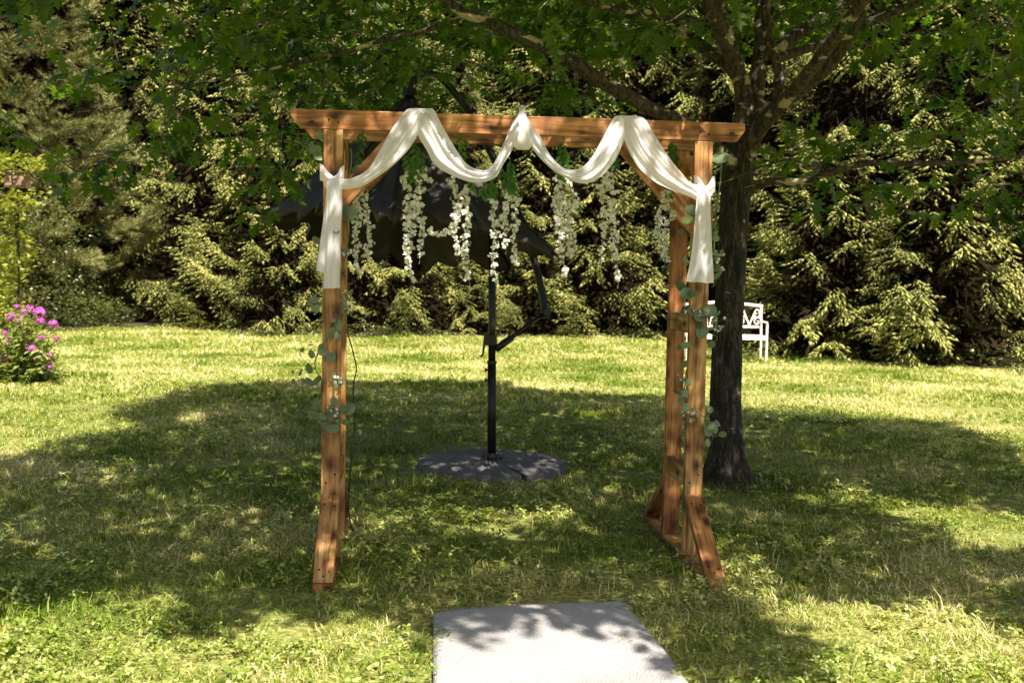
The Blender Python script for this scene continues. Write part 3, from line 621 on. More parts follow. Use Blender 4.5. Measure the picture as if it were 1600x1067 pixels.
LS = [
 [(1150, 250, D0, .075), (1160, 200, D0, .07), (1163, 150, D0-.05, .062), (1148, 100, D0-.1, .055), (1132, 50, D0-.15, .052), (1124, 0, D0-.2, .05), (1118, -90, D0-.3, .044), (1090, -230, D0-.6, .034), (1040, -380, D0-1.0, .02)],
 [(1164, 240, D0, .075), (1170, 200, D0+.05, .068), (1182, 140, D0+.1, .06), (1190, 70, D0+.1, .055), (1192, 0, D0+.15, .052), (1200, -120, D0+.2, .042), (1190, -300, D0+.1, .028), (1210, -430, D0-.2, .012)],
 [(1166, 225, D0-.06, .05), (1195, 180, D0-.1, .044), (1217, 135, D0-.15, .036), (1212, 95, D0-.15, .034), (1202, 60, D0-.2, .034), (1196, 0, D0-.25, .032), (1215, -110, D0-.6, .026), (1250, -260, D0-1.2, .016)],
 [(1160, 262, D0, .07), (1178, 215, D0-.1, .064), (1210, 172, D0-.2, .056), (1248, 142, D0-.3, .05), (1285, 112, D0-.4, .046), (1316, 74, D0-.5, .042), (1340, 30, D0-.6, .038), (1362, -25, D0-.7, .034), (1420, -150, D0-1.2, .024), (1480, -300, D0-1.8, .014)],
 [(1200, 96, D0-.15, .034), (1235, 85, D0, .032), (1275, 72, D0+.1, .03), (1318, 55, D0+.1, .03), (1370, 30, D0+.1, .028), (1430, 8, D0+.05, .025), (1520, -20, D0, .02), (1650, -60, D0, .012)],
 [(1150, 262, D0-.05, .05), (1090, 205, D0-.3, .047), (1030, 176, D0-.5, .044), (985, 152, D0-.65, .043), (940, 128, D0-.8, .042), (890, 95, D0-.95, .040), (830, 66, D0-1.1, .037), (770, 38, D0-1.2, .033), (725, 20, D0-1.25, .03), (690, -6, D0-1.3, .027), (620, -70, D0-1.6, .022), (520, -170, D0-2.0, .014)],
 [(728, 26, D0-1.25, .016), (690, 40, D0-1.2, .0155), (650, 52, D0-1.1, .015), (590, 65, D0-1.0, .014), (540, 82, D0-.9, .013), (480, 96, D0-.8, .012), (420, 108, D0-.7, .011), (350, 122, D0-.6, .009), (290, 138, D0-.5, .007), (240, 152, D0-.4, .006), (180, 168, D0-.4, .005), (120, 176, D0-.3, .003)],
 [(1165, 300, D0, .03), (1200, 284, D0-.1, .026), (1250, 284, D0-.2, .024), (1300, 270, D0-.3, .022), (1350, 256, D0-.3, .022), (1420, 256, D0-.3, .02), (1500, 254, D0-.2, .017), (1600, 246, D0-.1, .012), (1720, 240, D0, .006)],
 [(1126, 44, D0-.15, .026), (1090, 34, D0-.3, .024), (1050, 22, D0-.5, .022), (1010, 18, D0-.7, .02), (960, 16, D0-.9, .017), (900, -6, D0-1.1, .012), (820, -40, D0-1.3, .006)],
 [(1145, 95, D0-.1, .05), (1080, -60, D0-1.0, .04), (1010, -260, D0-2.0, .03), (930, -520, D0-2.8, .02), (800, -900, D0-3.6, .008)],
 [(1180, 215, D0-.1, .045), (1320, 40, D0-1.2, .036), (1480, -200, D0-2.2, .026), (1700, -560, D0-3.2, .012)],
 [(1160, 120, D0, .045), (900, -60, D0+.1, .034), (620, -150, D0+.2, .026), (300, -180, D0+.3, .018), (30, -160, D0+.2, .008)],
 [(1180, 100, D0+.1, .045), (1400, -40, D0+.8, .034), (1650, -120, D0+1.4, .024), (1950, -160, D0+1.6, .01)],
 [(1166, 150, D0+.1, .04), (1060, -30, D0+1.0, .03), (880, -130, D0+1.8, .02), (640, -200, D0+2.4, .01)],
]
nodes = []; nrad = []
for i, sp in enumerate(LS):
    K, R = limb(sp, 14*len(sp)//2+16)
    b = MB(); rough_tube(b, K, R, 14 if R[0] > .03 else 9, 50+i, .09)
    # broken twig stubs
    r = np.random.default_rng(90+i)
    for k in range(5):
        q = K[r.integers(len(K)//3, len(K)-2)]; dd = unit(r.normal(size=3)+[0, 0, -.2]); ln = r.uniform(.06, .22)
        b.tube([q, q+dd*ln*.5+r.normal(0, .01, 3), q+dd*ln], [.006, .004, .0015], 5)
    o = b.build('limb', M['limb'], oak, smooth=True, origin=TB); o.location = (0, 0, 0)
    for j in range(3, len(K)): nodes.append(K[j]); nrad.append(R[j])
# where the crown keeps the sun off the lawn, in ground terms
SH = [(-420, 800), (-200, 730), (0, 722), (58, 714), (112, 690), (200, 682), (232, 668), (190, 640), (270, 626), (330, 602), (520, 598), (760, 598), (830, 612), (1050, 624), (1170, 650), (1330, 654), (1460, 660), (1550, 696), (1600, 730), (1900, 770), (2100, 900), (1800, 990),
      (1600, 974), (1540, 956), (1480, 936), (1380, 938), (1320, 920), (1260, 928), (1212, 912), (1140, 893), (1095, 905), (1150, 945), (1212, 980), (1242, 1022), (1205, 1046), (1100, 1058), (1060, 1000), (1030, 968), (1000, 980), (960, 985), (930, 968), (900, 986), (850, 975), (800, 968), (760, 985), (700, 985), (650, 960),
      (560, 935), (460, 955), (403, 948), (363, 968), (302, 960), (258, 930), (188, 912), (100, 922), (66, 931), (0, 935), (-200, 960), (-500, 1000)]
LIT = [[(1195, 774), (1280, 768), (1328, 760), (1372, 776), (1440, 782), (1520, 790), (1600, 802), (1800, 812), (1800, 880), (1600, 868), (1540, 862), (1460, 846), (1400, 818), (1340, 796), (1280, 792)],
       [(255, 648), (300, 640), (345, 648), (330, 666), (270, 664)], [(88, 700), (130, 690), (178, 696), (170, 712), (110, 716)], [(0, 820), (40, 826), (80, 836), (70, 860), (20, 862), (-30, 850)],
       [(225, 830), (262, 828), (268, 846), (232, 850)], [(98, 884), (150, 878), (158, 900), (110, 906)], [(345, 880), (375, 882), (370, 896), (345, 896)], [(552, 770), (610, 772), (606, 788), (556, 788)],
       [(700, 815), (760, 812), (765, 830), (705, 832)], [(1240, 690), (1280, 700), (1290, 720), (1250, 712)], [(990, 720), (1030, 722), (1028, 736), (990, 734)], [(590, 690), (640, 686), (645, 698), (600, 702)],
       [(1075, 838), (1150, 838), (1175, 890), (1150, 925), (1092, 925), (1070, 880)], [(488, 860), (530, 850), (530, 900), (490, 915)], [(1330, 690), (1390, 692), (1380, 702), (1335, 700)], [(640, 905), (690, 900), (700, 918), (650, 922)], [(880, 640), (960, 645), (950, 656), (890, 652)], [(560, 730), (600, 726), (605, 740), (566, 742)]]
SXY = AZ/math.tan(ELEV)
def shaded(P):
    """is the lawn point this leaf cluster would shade meant to be in shade"""
    P = np.atleast_2d(P); G = np.stack([P[:, 0]-SXY[0]*P[:, 2], P[:, 1]-SXY[1]*P[:, 2], np.zeros(len(P))], 1)
    px, py, dz = proj(G); r = inpoly(px, py, SH) & (dz > .5)
    for L in LIT: r &= ~inpoly(px, py, L)
    return r
# where the photograph shows the oak's leaves (polygon, probability)
VIS = [([(-80, 90), (60, 80), (200, 60), (300, -300), (-80, -300)], .5), ([(250, -300), (1130, -300), (1130, 60), (1000, 90), (820, 80), (700, 60), (560, 90), (450, 60), (250, 60)], .62),
       ([(230, 50), (480, 60), (620, 100), (690, 150), (650, 168), (455, 168), (455, 200), (500, 200), (500, 250), (470, 300), (430, 340), (330, 310), (290, 262), (210, 230), (215, 120)], .68),
       ([(-80, 120), (60, 110), (215, 110), (215, 250), (120, 280), (-80, 240)], .8), ([(1130, -300), (1700, -300), (1700, 60), (1480, 90), (1300, 60), (1240, 60), (1130, 60)], .5),
       ([(1440, 60), (1700, 60), (1700, 340), (1560, 350), (1520, 300), (1440, 240)], .6), ([(1190, 205), (1440, 190), (1560, 250), (1560, 330), (1300, 345), (1190, 300)], .6),
       ([(690, 90), (860, 100), (960, 150), (950, 170), (700, 168)], .25), ([(590, 85), (690, 85), (700, 128), (660, 140), (600, 140)], 1.0), ([(980, 300), (1030, 300), (1030, 370), (985, 360)], .8)]
def visible_ok(P):
    px, py, dz = proj(P); p = np.zeros(len(px)); ins = (dz > .3) & (px > -60) & (px < 1660) & (py > -50) & (py < 1120)
    for poly, pr in VIS: p = np.maximum(p, inpoly(px, py, poly)*pr)
    p = np.where(ins, p, 1.0); p = np.where(ins & (dz < 4.6), 0, p)
    return rng.uniform(size=len(p)) < p
cl = []
bbx = [ground(x, y) for x, y in ((-420, 900), (2100, 900), (0, 598), (1600, 598), (800, 1060))]
cell = .33
xs = np.arange(-6.5, 8.5, cell); ys = np.arange(-3, 11, cell)
for layer, (h0, h1) in enumerate(((2.5, 4.0), (3.4, 5.0), (4.2, 6.0), (5.2, 7.0), (3.0, 4.6), (4.6, 6.4))):
    gx_, gy_ = [q.ravel() for q in np.meshgrid(xs, ys)]; todo = np.ones(len(gx_), bool)
    for tr in range(7):
        ix = np.nonzero(todo)[0]; m_ = len(ix); h = rng.uniform(h0, h1, m_); ax_1, ay_1 = gx_[ix]+rng.uniform(0, cell, m_), gy_[ix]+rng.uniform(0, cell, m_)
        P = np.stack([ax_1+SXY[0]*h, ay_1+SXY[1]*h, h], 1); ok = shaded(P) & (np.hypot(P[:, 0]-TB[0], P[:, 1]-TB[1]) < 9.0)
        tY = (0-P[:, 1])/(-AZ[1]); zz = P[:, 2]-tY*math.tan(ELEV); xx = P[:, 0]-AZ[0]*tY     # thinner over the drape: sun flecks reach it
        drop = ok & (np.abs(xx) < 1.05) & (zz > 1.3) & (zz < 2.25) & (rng.uniform(size=m_) < .74)
        good = ok & ~drop & visible_ok(P); cl.extend(list(P[good])); todo[ix[good | drop]] = False
nshade = len(cl)
# hanging sprays seen in the picture
for poly, pr in VIS:
    P_ = np.array(poly); x0, y0_, x1, y1 = max(-60, P_[:, 0].min()), max(-60, P_[:, 1].min()), min(1660, P_[:, 0].max()), P_[:, 1].max()
    A = (x1-x0)*(y1-y0_); n_ = int(A/1900*pr)
    for _ in range(n_):
        px, py = rng.uniform(x0, x1), rng.uniform(y0_, y1)
        if not inpoly([px], [py], poly)[0]: continue
        for tr in range(6):
            p = atd(px, py, rng.uniform(5.9, 9.2))
            if shaded(p)[0]: cl.append(p); break
cl = np.array(cl)
# twigs: attach every spray to the nearest wood, nearest the trunk first
order = np.argsort(np.linalg.norm(cl-(TB+[0, 0, 2.6]), axis=1)); nodes = list(nodes)
NA = np.zeros((len(nodes)+len(cl)*6+10, 3)); NA[:len(nodes)] = nodes; cnt = len(nodes)
tb = MB(); segs = []; dirs = np.zeros_like(cl)
tp = TB+np.array([0, 0, 2.6])
for i in order:
    c = cl[i]; d = np.linalg.norm(NA[:cnt]-c, axis=1); pen = d+.25*np.maximum(0, np.linalg.norm(NA[:cnt]-tp, axis=1)-np.linalg.norm(c-tp)+.1); k = int(np.argmin(pen)); a = NA[k].copy()
    L = np.linalg.norm(c-a); nseg = max(2, min(6, int(L/.25)+1)); mid_ = (a+c)/2+rng.normal(0, .06*min(L, 1.5), 3)+[0, 0, .05*L]
    pts_ = [a*(1-t)**2+2*t*(1-t)*mid_+c*t*t for t in np.linspace(0, 1, nseg+1)]
    r0 = min(.013, .003+.004*L); tb.tube(pts_, list(np.linspace(r0, .0022, nseg+1)), 4 if L < .8 else 5, False)
    dirs[i] = unit(c-a)
    for q in pts_[1:]:
        if cnt < len(NA): NA[cnt] = q; cnt += 1
o = tb.build('twigs', M['limb'], oak, origin=TB); o.location = (0, 0, 0); tag(o, kind='stuff')
# leaves: pointed lobes
half = [(.0, -.12), (.03, -.02), (.12, .07), (.36, .06), (.30, .16), (.13, .26), (.22, .32), (.50, .42), (.36, .50), (.14, .52), (.16, .62), (.36, .80), (.13, .74)]
outl = half+[(0, 1.0)]+[(-x, y) for x, y in half[:0:-1]]
LV = np.array([(0, .34, .03)]+[(x, y, -.10*abs(x)-.10*max(0, y-.4)**2) for x, y in outl]); no_ = len(outl)
LF = np.array([(0, 1+k, 1+(k+1) % no_) for k in range(no_)])
NL = 15; nl = len(cl)*NL
C = np.repeat(cl, NL, 0); Dd = np.repeat(dirs, NL, 0)
out = rng.normal(size=(nl, 3)); out[:, 2] = out[:, 2]*.5; out /= np.linalg.norm(out, axis=1, keepdims=True)
Lp = C+out*rng.uniform(.03, .24, (nl, 1))+np.array([0, 0, -.02])
Dv = out+.5*Dd+rng.normal(0, .35, (nl, 3)); Dv[:, 2] -= rng.uniform(.1, .9, nl)
Uv = np.array([[0, 0, 1.]])+rng.normal(0, .45, (nl, 3))
sc_ = rng.uniform(.075, .135, nl)
Mx = frames(Dv, Uv, sc_)
px, py, dz = proj(Lp)
below = (py < 356) | (dz > 20) | (py < 0)
# leave out leaves that would hang across the arch's opening or before the lens
bad = (dz > .1) & (px > -60) & (px < 1660) & (py > -60) & (((dz < 4.7)) | (py > 372) | ((py > 172) & (px > 470) & (px < 1190) & (dz < 6.6)))
lp_ = np.concatenate([limb(sp_, 60)[0] for sp_ in LS[:9]]); lx, ly, lz = proj(lp_); vis_ = (lx > -40) & (lx < 1640) & (ly > -40); lx, ly, lz = lx[vis_], ly[vis_], lz[vis_]
iv = np.nonzero((dz > .3) & (px > -20) & (px < 1620) & (py > -20) & (py < 380))[0]
dd_ = np.hypot(px[iv][:, None]-lx[None], py[iv][:, None]-ly[None]); kk_ = dd_.argmin(1); front_ = (dd_.min(1) < 30) & (dz[iv] < lz[kk_]+.05) & (rng.uniform(size=len(iv)) < .8)
bad[iv[front_]] = True
bad |= (dz > .1) & (dz < 13) & (np.hypot(px-27, py-282) < 44)
keep = ~bad; Lp, Mx, px, py, dz, sc_ = Lp[keep], Mx[keep], px[keep], py[keep], dz[keep], sc_[keep]
inview = (dz > .3) & (px > 0) & (px < 1600) & (py > 0) & (py < 370); big = np.where(inview, 1/dz*sc_, 0); top = np.argsort(-big)[:300]
lm = [nmesh('leaf', LV*np.array([1, 1, z]), LF) for z in (1, 2.2, -.6)]
for m_ in lm: m_.materials.append(M['leaf'])
for i in top:
    o = bpy.data.objects.new('leaf', lm[i % 3]); COL.objects.link(o); o.parent = oak
    m4 = Matrix(Mx[i].tolist()).to_4x4(); m4.translation = Vector(Lp[i]-TB); o.matrix_local = m4
rest = np.ones(len(Lp), bool); rest[top] = False
V, F = bake(LV, LF, Mx[rest], Lp[rest]-TB); o = obj('foliage', nmesh('foliage', V, F), M['leaf'], oak); tag(o, kind='stuff')
print('oak clusters', nshade, len(cl), 'leaves', len(Lp))

# ------------------------------------------------------------------ conifers
def spindle():
    V = [(0, 0, 0)]; 
    for k in range(3): a = k*2.094; V.append((math.cos(a)*.15, .4, math.sin(a)*.15))
    V.append((0, 1, 0)); return np.array(V, float), np.array([(0, 2, 1), (0, 3, 2), (0, 1, 3), (4, 1, 2), (4, 2, 3), (4, 3, 1)])
def tuft():
    V = []; F = []; r = np.random.default_rng(5)
    for k in range(10):
        d = unit(np.array([r.normal(0, .42), 1, r.normal(0, .42)])); s_ = unit(np.cross(d, r.normal(size=3)))*.045; b = len(V)
        V += [-s_, s_, d]; F.append((b, b+1, b+2))
    return np.array(V, float), np.array(F)
SPV, SPF = spindle(); TFV, TFF = tuft()
def conifer(seed, Ht, rb, kind='spruce', low=.25, gap=None):
    r = np.random.default_rng(seed); D = []; Pp = []; SS = []; UU = []; bm = MB()
    z = low; sp = kind == 'spruce'
    while z < Ht-.5:
        fr = 1-z/Ht; nb = r.integers(4, 7); ph = r.uniform(0, 6.28)
        for q in range(nb):
            az = ph+q*6.283/nb+r.normal(0, .3); L = rb*(fr**.8)*r.uniform(.62, 1.12)+.2; zb = z+r.uniform(-.2, .2)
            e = np.array([math.cos(az), math.sin(az), 0]); sdv = np.array([-e[1], e[0], 0])
            slope = r.uniform(-.5, .05)*(1 if fr > .35 else .3)+(.35 if fr < .35 else 0); curl = r.uniform(.15, .55); n_ = max(6, int(L/.2)); bend = r.normal(0, .22)
            pts_ = []
            for k in range(n_+1):
                t = k/n_; pts_.append(np.array([0, 0, max(zb, .1)])+e*L*t+np.array([0, 0, (slope*t+curl*t*t*t)*L])+sdv*bend*t*t*L)
            pts_ = [np.array([p[0], p[1], max(p[2], .06+.03*math.sin(p[0]*9))]) for p in pts_]
            bm.tube(pts_, list(np.linspace(.024*fr+.010, .004, n_+1)), 4, False)
            P_ = np.array(pts_); ns = max(8, int(L*(15 if sp else 17))); big = r.uniform(.8, 1.35); hb = r.uniform(.25, 1.0)
            for k in range(ns):
                t = .34+.66*((k+r.uniform())/ns)**.9; f = min(t, .999)*n_; i0 = min(int(f), n_-1); base = P_[i0]+(P_[i0+1]-P_[i0])*(f-i0); fw_ = unit(P_[i0+1]-P_[i0])
                sg = 1 if k % 2 else -1; l2 = (.14+.42*math.sin(math.pi*min(1, (1.12-t)*1.1))*min(1, L/1.5))*big*r.uniform(.8, 1.15)
                hang = hb*r.uniform(.75, 1.25) if sp else r.uniform(-.6, .2)
                d2 = unit(fw_*r.uniform(.45, .95)+sdv*sg*r.uniform(.45, .85)+np.array([0, 0, -hang]))
                m = max(3, int(l2/.062)); tt = (np.arange(m)+.3)/m
                pos = base+np.outer(tt*l2, d2)+np.outer(tt**2, [0, 0, -.16*l2 if sp else .1*l2]); pos[:, 2] = np.maximum(pos[:, 2], .04)
                s3 = unit(np.cross(d2, [0, 0, 1])); pos = pos+np.outer(tt**2*r.normal(0, .16)*l2, s3); alt = np.where(np.arange(m) % 2, 1, -1)[:, None]
                dv = d2*.8+s3*alt*r.uniform(.5, .7, (m, 1))+r.normal(0, .17, (m, 3))+np.array([0, 0, -.35 if sp else .4])
                dv[-1] = d2
                Pp.append(pos); D.append(dv); SS.append(r.uniform(.09, .20, m)*r.uniform(.8, 1.15)*(1 if sp else 1.1))
        z += (r.uniform(.42, .68) if sp else r.uniform(.3, .5))*(1 if Ht > 5 else .75)*(1 if fr > .4 else .8)
    Pp = np.concatenate(Pp); D = np.concatenate(D); SS = np.concatenate(SS); Uv = np.array([[0, 0, 1.]])+r.normal(0, .3, (len(Pp), 3))
    tv, tf = (SPV, SPF) if kind == 'spruce' else (TFV, TFF)
    V, F = bake(tv, tf, frames(D, Uv, SS), Pp); crown = nmesh('crown', V, F); crown.materials.append(M[kind])
    tm = MB(); zz = np.linspace(-.1, Ht-.3, 14); tm.tube([np.array([.04*math.sin(q*1.1+seed), .04*math.cos(q*.9), q]) for q in zz], [max(.02, .15*(1-q/Ht)**.9) for q in zz], 9)
    me_t = nmesh('trunk', np.array(tm.v), tm.f, True); me_t.materials.append(M['spruce_bark'])
    me_b = nmesh('branches', np.array(bm.v), bm.f); me_b.materials.append(M['spruce_bark'])
    # near-black dead twigs round the trunk, added to darken the hollows between boughs
    k = int((700 if kind == 'spruce' else 380)*Ht); zt_ = Ht*r.uniform(.0, .93, k)**1.1; rl = rb*((1-zt_/Ht)**.8)*r.uniform(.08, .66, k)+.05; aa = r.uniform(0, 6.28, k)
    Pd = np.stack([rl*np.cos(aa), rl*np.sin(aa), zt_+.05], 1); Dd = np.stack([np.cos(aa), np.sin(aa), r.normal(-.15, .35, k)], 1)+r.normal(0, .5, (k, 3))
    V, F = bake(np.array([(-.12, 0, 0), (.12, .1, 0), (.0, 1, .0), (.25, .5, .06), (-.25, .6, .04)]), np.array([(0, 1, 2), (0, 3, 1), (1, 4, 0)]), frames(Dd, r.normal(size=(k, 3)), r.uniform(.2, .42, k)), Pd)
    me_d = nmesh('dead_shade_twigs', V, F); me_d.materials.append(M['dead'])
    return crown, me_t, me_b, me_d
CON = {'s': conifer(505, 4.2, 1.75, low=.12), 'a': conifer(101, 10.5, 2.9), 'b': conifer(202, 11, 3.2, low=.15), 'c': conifer(303, 10, 2.7, low=.5), 'p': conifer(404, 11, 3.2, 'pine', 1.2)}
def place_tree(key, px, back, rot, sc, label, group=None, name='spruce_tree', cat='tree'):
    g0 = ground(px, hedge_y(px)); d = unit(np.array([g0[0]-CX, g0[1]+CD, 0])); p = g0+d*back; p[2] = gz(p[0], p[1])
    t = thing(name, p, label, cat, group); t.rotation_euler = (0, 0, rot); t.scale = (sc, sc, sc)
    for nm, me in zip(('crown', 'trunk', 'branches', 'dead_shade_twigs'), CON[key]):
        o = bpy.data.objects.new(nm, me); COL.objects.link(o); o.parent = t
        if nm != 'trunk': o['kind'] = 'stuff'
    return t
front = [
 ('a', 352, 3.0, .4, .95, 'full spruce left of the arch, standing right of the dark hollow'),
 ('b', 455, 2.6, 2.1, .85, 'spruce whose low boughs show just left of the left post'),
 ('c', 610, 2.9, 4.0, .8, 'spruce behind the left half of the black umbrella'),
 ('b', 700, 2.4, 5.2, .62, 'short spruce with drooping boughs left of the umbrella pole'),
 ('a', 870, 2.8, 1.3, .9, 'spruce right of the umbrella pole, filling the middle of the arch'),
 ('b', 1010, 2.7, 3.1, .95, 'bushy spruce behind the right post of the arch'),
 ('c', 1150, 2.8, .9, .95, 'spruce directly behind the white bench'),
 ('b', 1330, 2.7, 2.6, .82, 'broad spruce right of the bench with boughs sweeping to the lawn'),
 ('a', 1490, 2.2, 5.0, .74, 'spruce at the right with hanging sunlit branch tips'),
 ('c', 1640, 2.6, 1.9, .9, 'spruce at the right edge of the picture'),
 ('p', 60, 3.6, .3, .95, 'tan green pine rising behind the shrubs at the left edge'),
 ('p', 160, 5.6, 2.2, .8, 'feathery pine above the dark hollow at the left')]
for a_ in front: place_tree(a_[0], a_[1], a_[2], a_[3], a_[4], a_[5], 'conifers along the edge of the lawn', 'pine_tree' if a_[0] == 'p' else 'spruce_tree')
young = [(330, 1.2, 2.2, .62, 'young spruce at the lawn edge left of the left post'), (440, .9, 4.1, .75, 'young spruce at the lawn edge beside the left post'), (560, 1.1, 5.0, .6, 'small spruce just inside the left post'),
 (640, .9, 1.2, .72, 'mounded young spruce between left post and umbrella pole'), (735, 1.1, 3.3, .5, 'small spruce directly left of the umbrella pole'), (840, 1.0, .2, .55, 'small spruce under the crank strut of the umbrella'), (930, 1.1, 2.0, .95, 'tall young spruce right of the umbrella, with hanging tips'), (1025, .9, 4.4, .6, 'young spruce left of the right posts'),
 (1235, .9, 5.6, .7, 'young spruce just right of the bench'), (1300, .8, 3.0, .9, 'young spruce with a wide skirt right of the bench'), (1395, .8, 1.9, .55, 'smallest spruce at the right lawn edge'), (1460, 1.0, 0.5, .95, 'young spruce with long drooping tips at the right'), (1570, 1.0, 2.7, .6, 'young spruce near the right edge of the picture')]
for px_, bk, ro_, sc_2, lb in young: place_tree('s', px_, bk, ro_, sc_2, lb, 'young spruces along the edge of the lawn')
k = 0
for px_ in range(-330, 1980, 105):
    key = 'abc'[k % 3]; place_tree(key, px_, 6.2+1.2*math.sin(k*2.1), k*1.7, 1.0+.12*math.sin(k*1.3), 'tall spruce standing in the dark behind the front row', 'spruces in the second row'); k += 1
for px_ in range(-300, 1960, 150):
    key = 'bac'[k % 3]; place_tree(key, px_, 10.5+math.sin(k*1.1), k*2.3, 1.25, 'tall spruce deep in the wood, hardly seen', 'spruces deep in the wood'); k += 1

# the rest of the wood far behind, one dark mass of foliage
r = np.random.default_rng(61); k_ = 16000; u_ = r.uniform(-700, 2300, k_); P = []
for q in u_:
    g0 = ground(q, hedge_y(q)); d = unit(np.array([g0[0]-CX, g0[1]+CD, 0])); P.append(g0+d*r.uniform(13, 17)+np.array([0, 0, 13.5*r.uniform()**.9]))
P = np.array(P); D = r.normal(size=P.shape); dl = np.array([(0, 0, 0), (.5, .3, .1), (.25, .6, 0), (.4, .8, .05), (0, 1, 0), (-.35, .75, .05), (-.2, .5, 0), (-.5, .35, .1)], float)
V, F = bake(dl, np.array([(0, 1, 2), (0, 2, 3), (0, 3, 4), (0, 4, 5), (0, 5, 6), (0, 6, 7)]), frames(D, r.normal(size=P.shape), r.uniform(.5, .95, k_)), P)
tag(obj('far_wood', nmesh('far_wood', V, F), M['shrub']), 'dark mass of the wood far behind the spruces', 'wood', kind='stuff')

# ------------------------------------------------------------------ shrubs and small plants
SLV = np.array([(0, 0, 0), (.26, .35, .04), (.18, .75, .02), (0, 1, -.06), (-.18, .75, .02), (-.26, .35, .04)], float); SLF = np.array([(0, 1, 2), (0, 2, 3), (0, 3, 4), (0, 4, 5)])
def leafcloud(name, blobs, n, size, m, parent, origin, seed, up=.4, tmpl=(SLV, SLF)):
    r = np.random.default_rng(seed); P = []; 
    B = np.array([b[3]*b[4]*b[5] for b in blobs])**.67; B = B/B.sum()
    for (x, y, z, a, bb, c), q in zip(blobs, B):
        k = int(n*q); d = r.normal(size=(k, 3)); d /= np.linalg.norm(d, axis=1, keepdims=True); rr = r.uniform(.45, 1, (k, 1))**.6
        P.append(np.array([x, y, z])+d*rr*np.array([a, bb, c])*(1+.25*np.sin(d[:, :1]*9+d[:, 2:]*7)))
    P = np.concatenate(P); P = P[P[:, 2] > .01]; k = len(P)
    D = r.normal(size=(k, 3)); D[:, 2] = D[:, 2]*.5+up*.3; U = np.array([[0, 0, 1.]])+r.normal(0, .5, (k, 3))
    V, F = bake(tmpl[0], tmpl[1], frames(D, U, r.uniform(size[0], size[1], k)), P); o = obj(name, nmesh(name, V, F), M[m], parent); tag(o, kind='stuff'); return P
def shrub(px, back, blobs, n, size, m, label, seed, name='shrub', cat='shrub', py=None):
    g0 = ground(px, py or hedge_y(px)); d = unit(np.array([g0[0]-CX, g0[1]+CD, 0])); p = g0+d*back; p[2] = gz(p[0], p[1])
    t = thing(name, p, label, cat); P = leafcloud('foliage', blobs, n, size, m, t, p, seed)
    r = np.random.default_rng(seed); b = MB()
    for k in range(min(26, len(P))):
        q = P[r.integers(len(P))]; m_ = q*.5+r.normal(0, .08, 3); m_[2] = q[2]*.45; b.tube([r.normal(0, .08, 3)*[1, 1, 0], m_, q], [.014, .009, .003], 5, False)
    o = b.build('stems', M['spruce_bark'], t); tag(o, kind='stuff'); return t
shrub(40, 1.2, [(0, 0, .9, 1.3, 1, 1.0), (.6, -.2, .5, 1.1, .8, .55), (-1.0, 0, 1.3, 1.1, 1, 1.3), (.2, .4, 2.1, 1.0, .9, .8)], 9000, (.045, .085), 'shrub', 'glossy dark leaved shrub behind the pink phlox', 501)
shrub(130, .9, [(0, 0, .35, .8, .5, .42), (.6, .1, .28, .6, .5, .32), (-.5, .3, .9, .7, .6, .8)], 4500, (.045, .08), 'shrub', 'low glossy shrub at the mouth of the dark hollow', 502)
shrub(-45, -2.0, [(0, 0, 1.5, .75, .9, .55), (.1, 0, .8, .7, .8, .6), (-.2, 0, 2.6, 1.2, .9, .7)], 2600, (.07, .12), 'bright_leaf', 'yellow green leafy bush at the left edge above the phlox', 503)
shrub(560, -.1, [(0, 0, .14, .9, .25, .16), (1.1, .2, .12, .8, .25, .13)], 900, (.04, .08), 'shrub', 'low weeds at the foot of the spruces inside the arch', 504, 'ground_plant', 'plant')
shrub(960, .1, [(0, 0, .10, 1.1, .3, .12), (1.3, .1, .08, .9, .25, .1)], 900, (.04, .08), 'shrub', 'low weeds along the lawn edge left of the right post', 505, 'ground_plant', 'plant')
shrub(1540, .0, [(0, 0, .15, .7, .3, .2), (.6, -.05, .10, .6, .25, .12), (-1.0, .1, .12, .6, .2, .14)], 1300, (.05, .1), 'shrub', 'leafy seedlings at the lawn edge on the far right', 506, 'ground_plant', 'plant')
shrub(310, .1, [(0, 0, .1, .5, .2, .14)], 260, (.05, .09), 'bright_leaf', 'small pale seedling below the spruce on the left', 507, 'ground_plant', 'plant')

# ------------------------------------------------------------------ pink phlox at the left edge
PB = ground(14, 598); PD = float((PB-CAMP)@_fw)
ph = thing('phlox_plant', PB, 'bushy phlox with magenta flower heads at the left edge of the lawn', 'flowering plant')
r = np.random.default_rng(77); heads = [(62, 489, 1.15), (63, 502, .8), (46, 482, .7), (37, 490, .75), (17, 496, .8), (27, 479, .5), (31, 503, .75), (83, 506, .8), (41, 531, .7), (24, 547, 1.0), (75, 557, .95), (58, 564, .6), (76, 573, .8), (42, 516, .5), (8, 520, .6), (-22, 500, .8), (-40, 540, .8), (-15, 470, .7), (12, 532, .7), (50, 545, .75), (88, 530, .6), (6, 562, .8), (33, 574, .6), (66, 528, .6)]
hp = [atd(x, y, PD+r.uniform(-.5, .35)) for x, y, s in heads]
stems = MB(); LP = []; LD = []
tips = list(hp)
for k in range(150):
    x = r.uniform(-110, 104); tips.append(atd(x, r.uniform(488+max(0, x-50)*1.5, 590), PD+r.uniform(-.55, .5)))
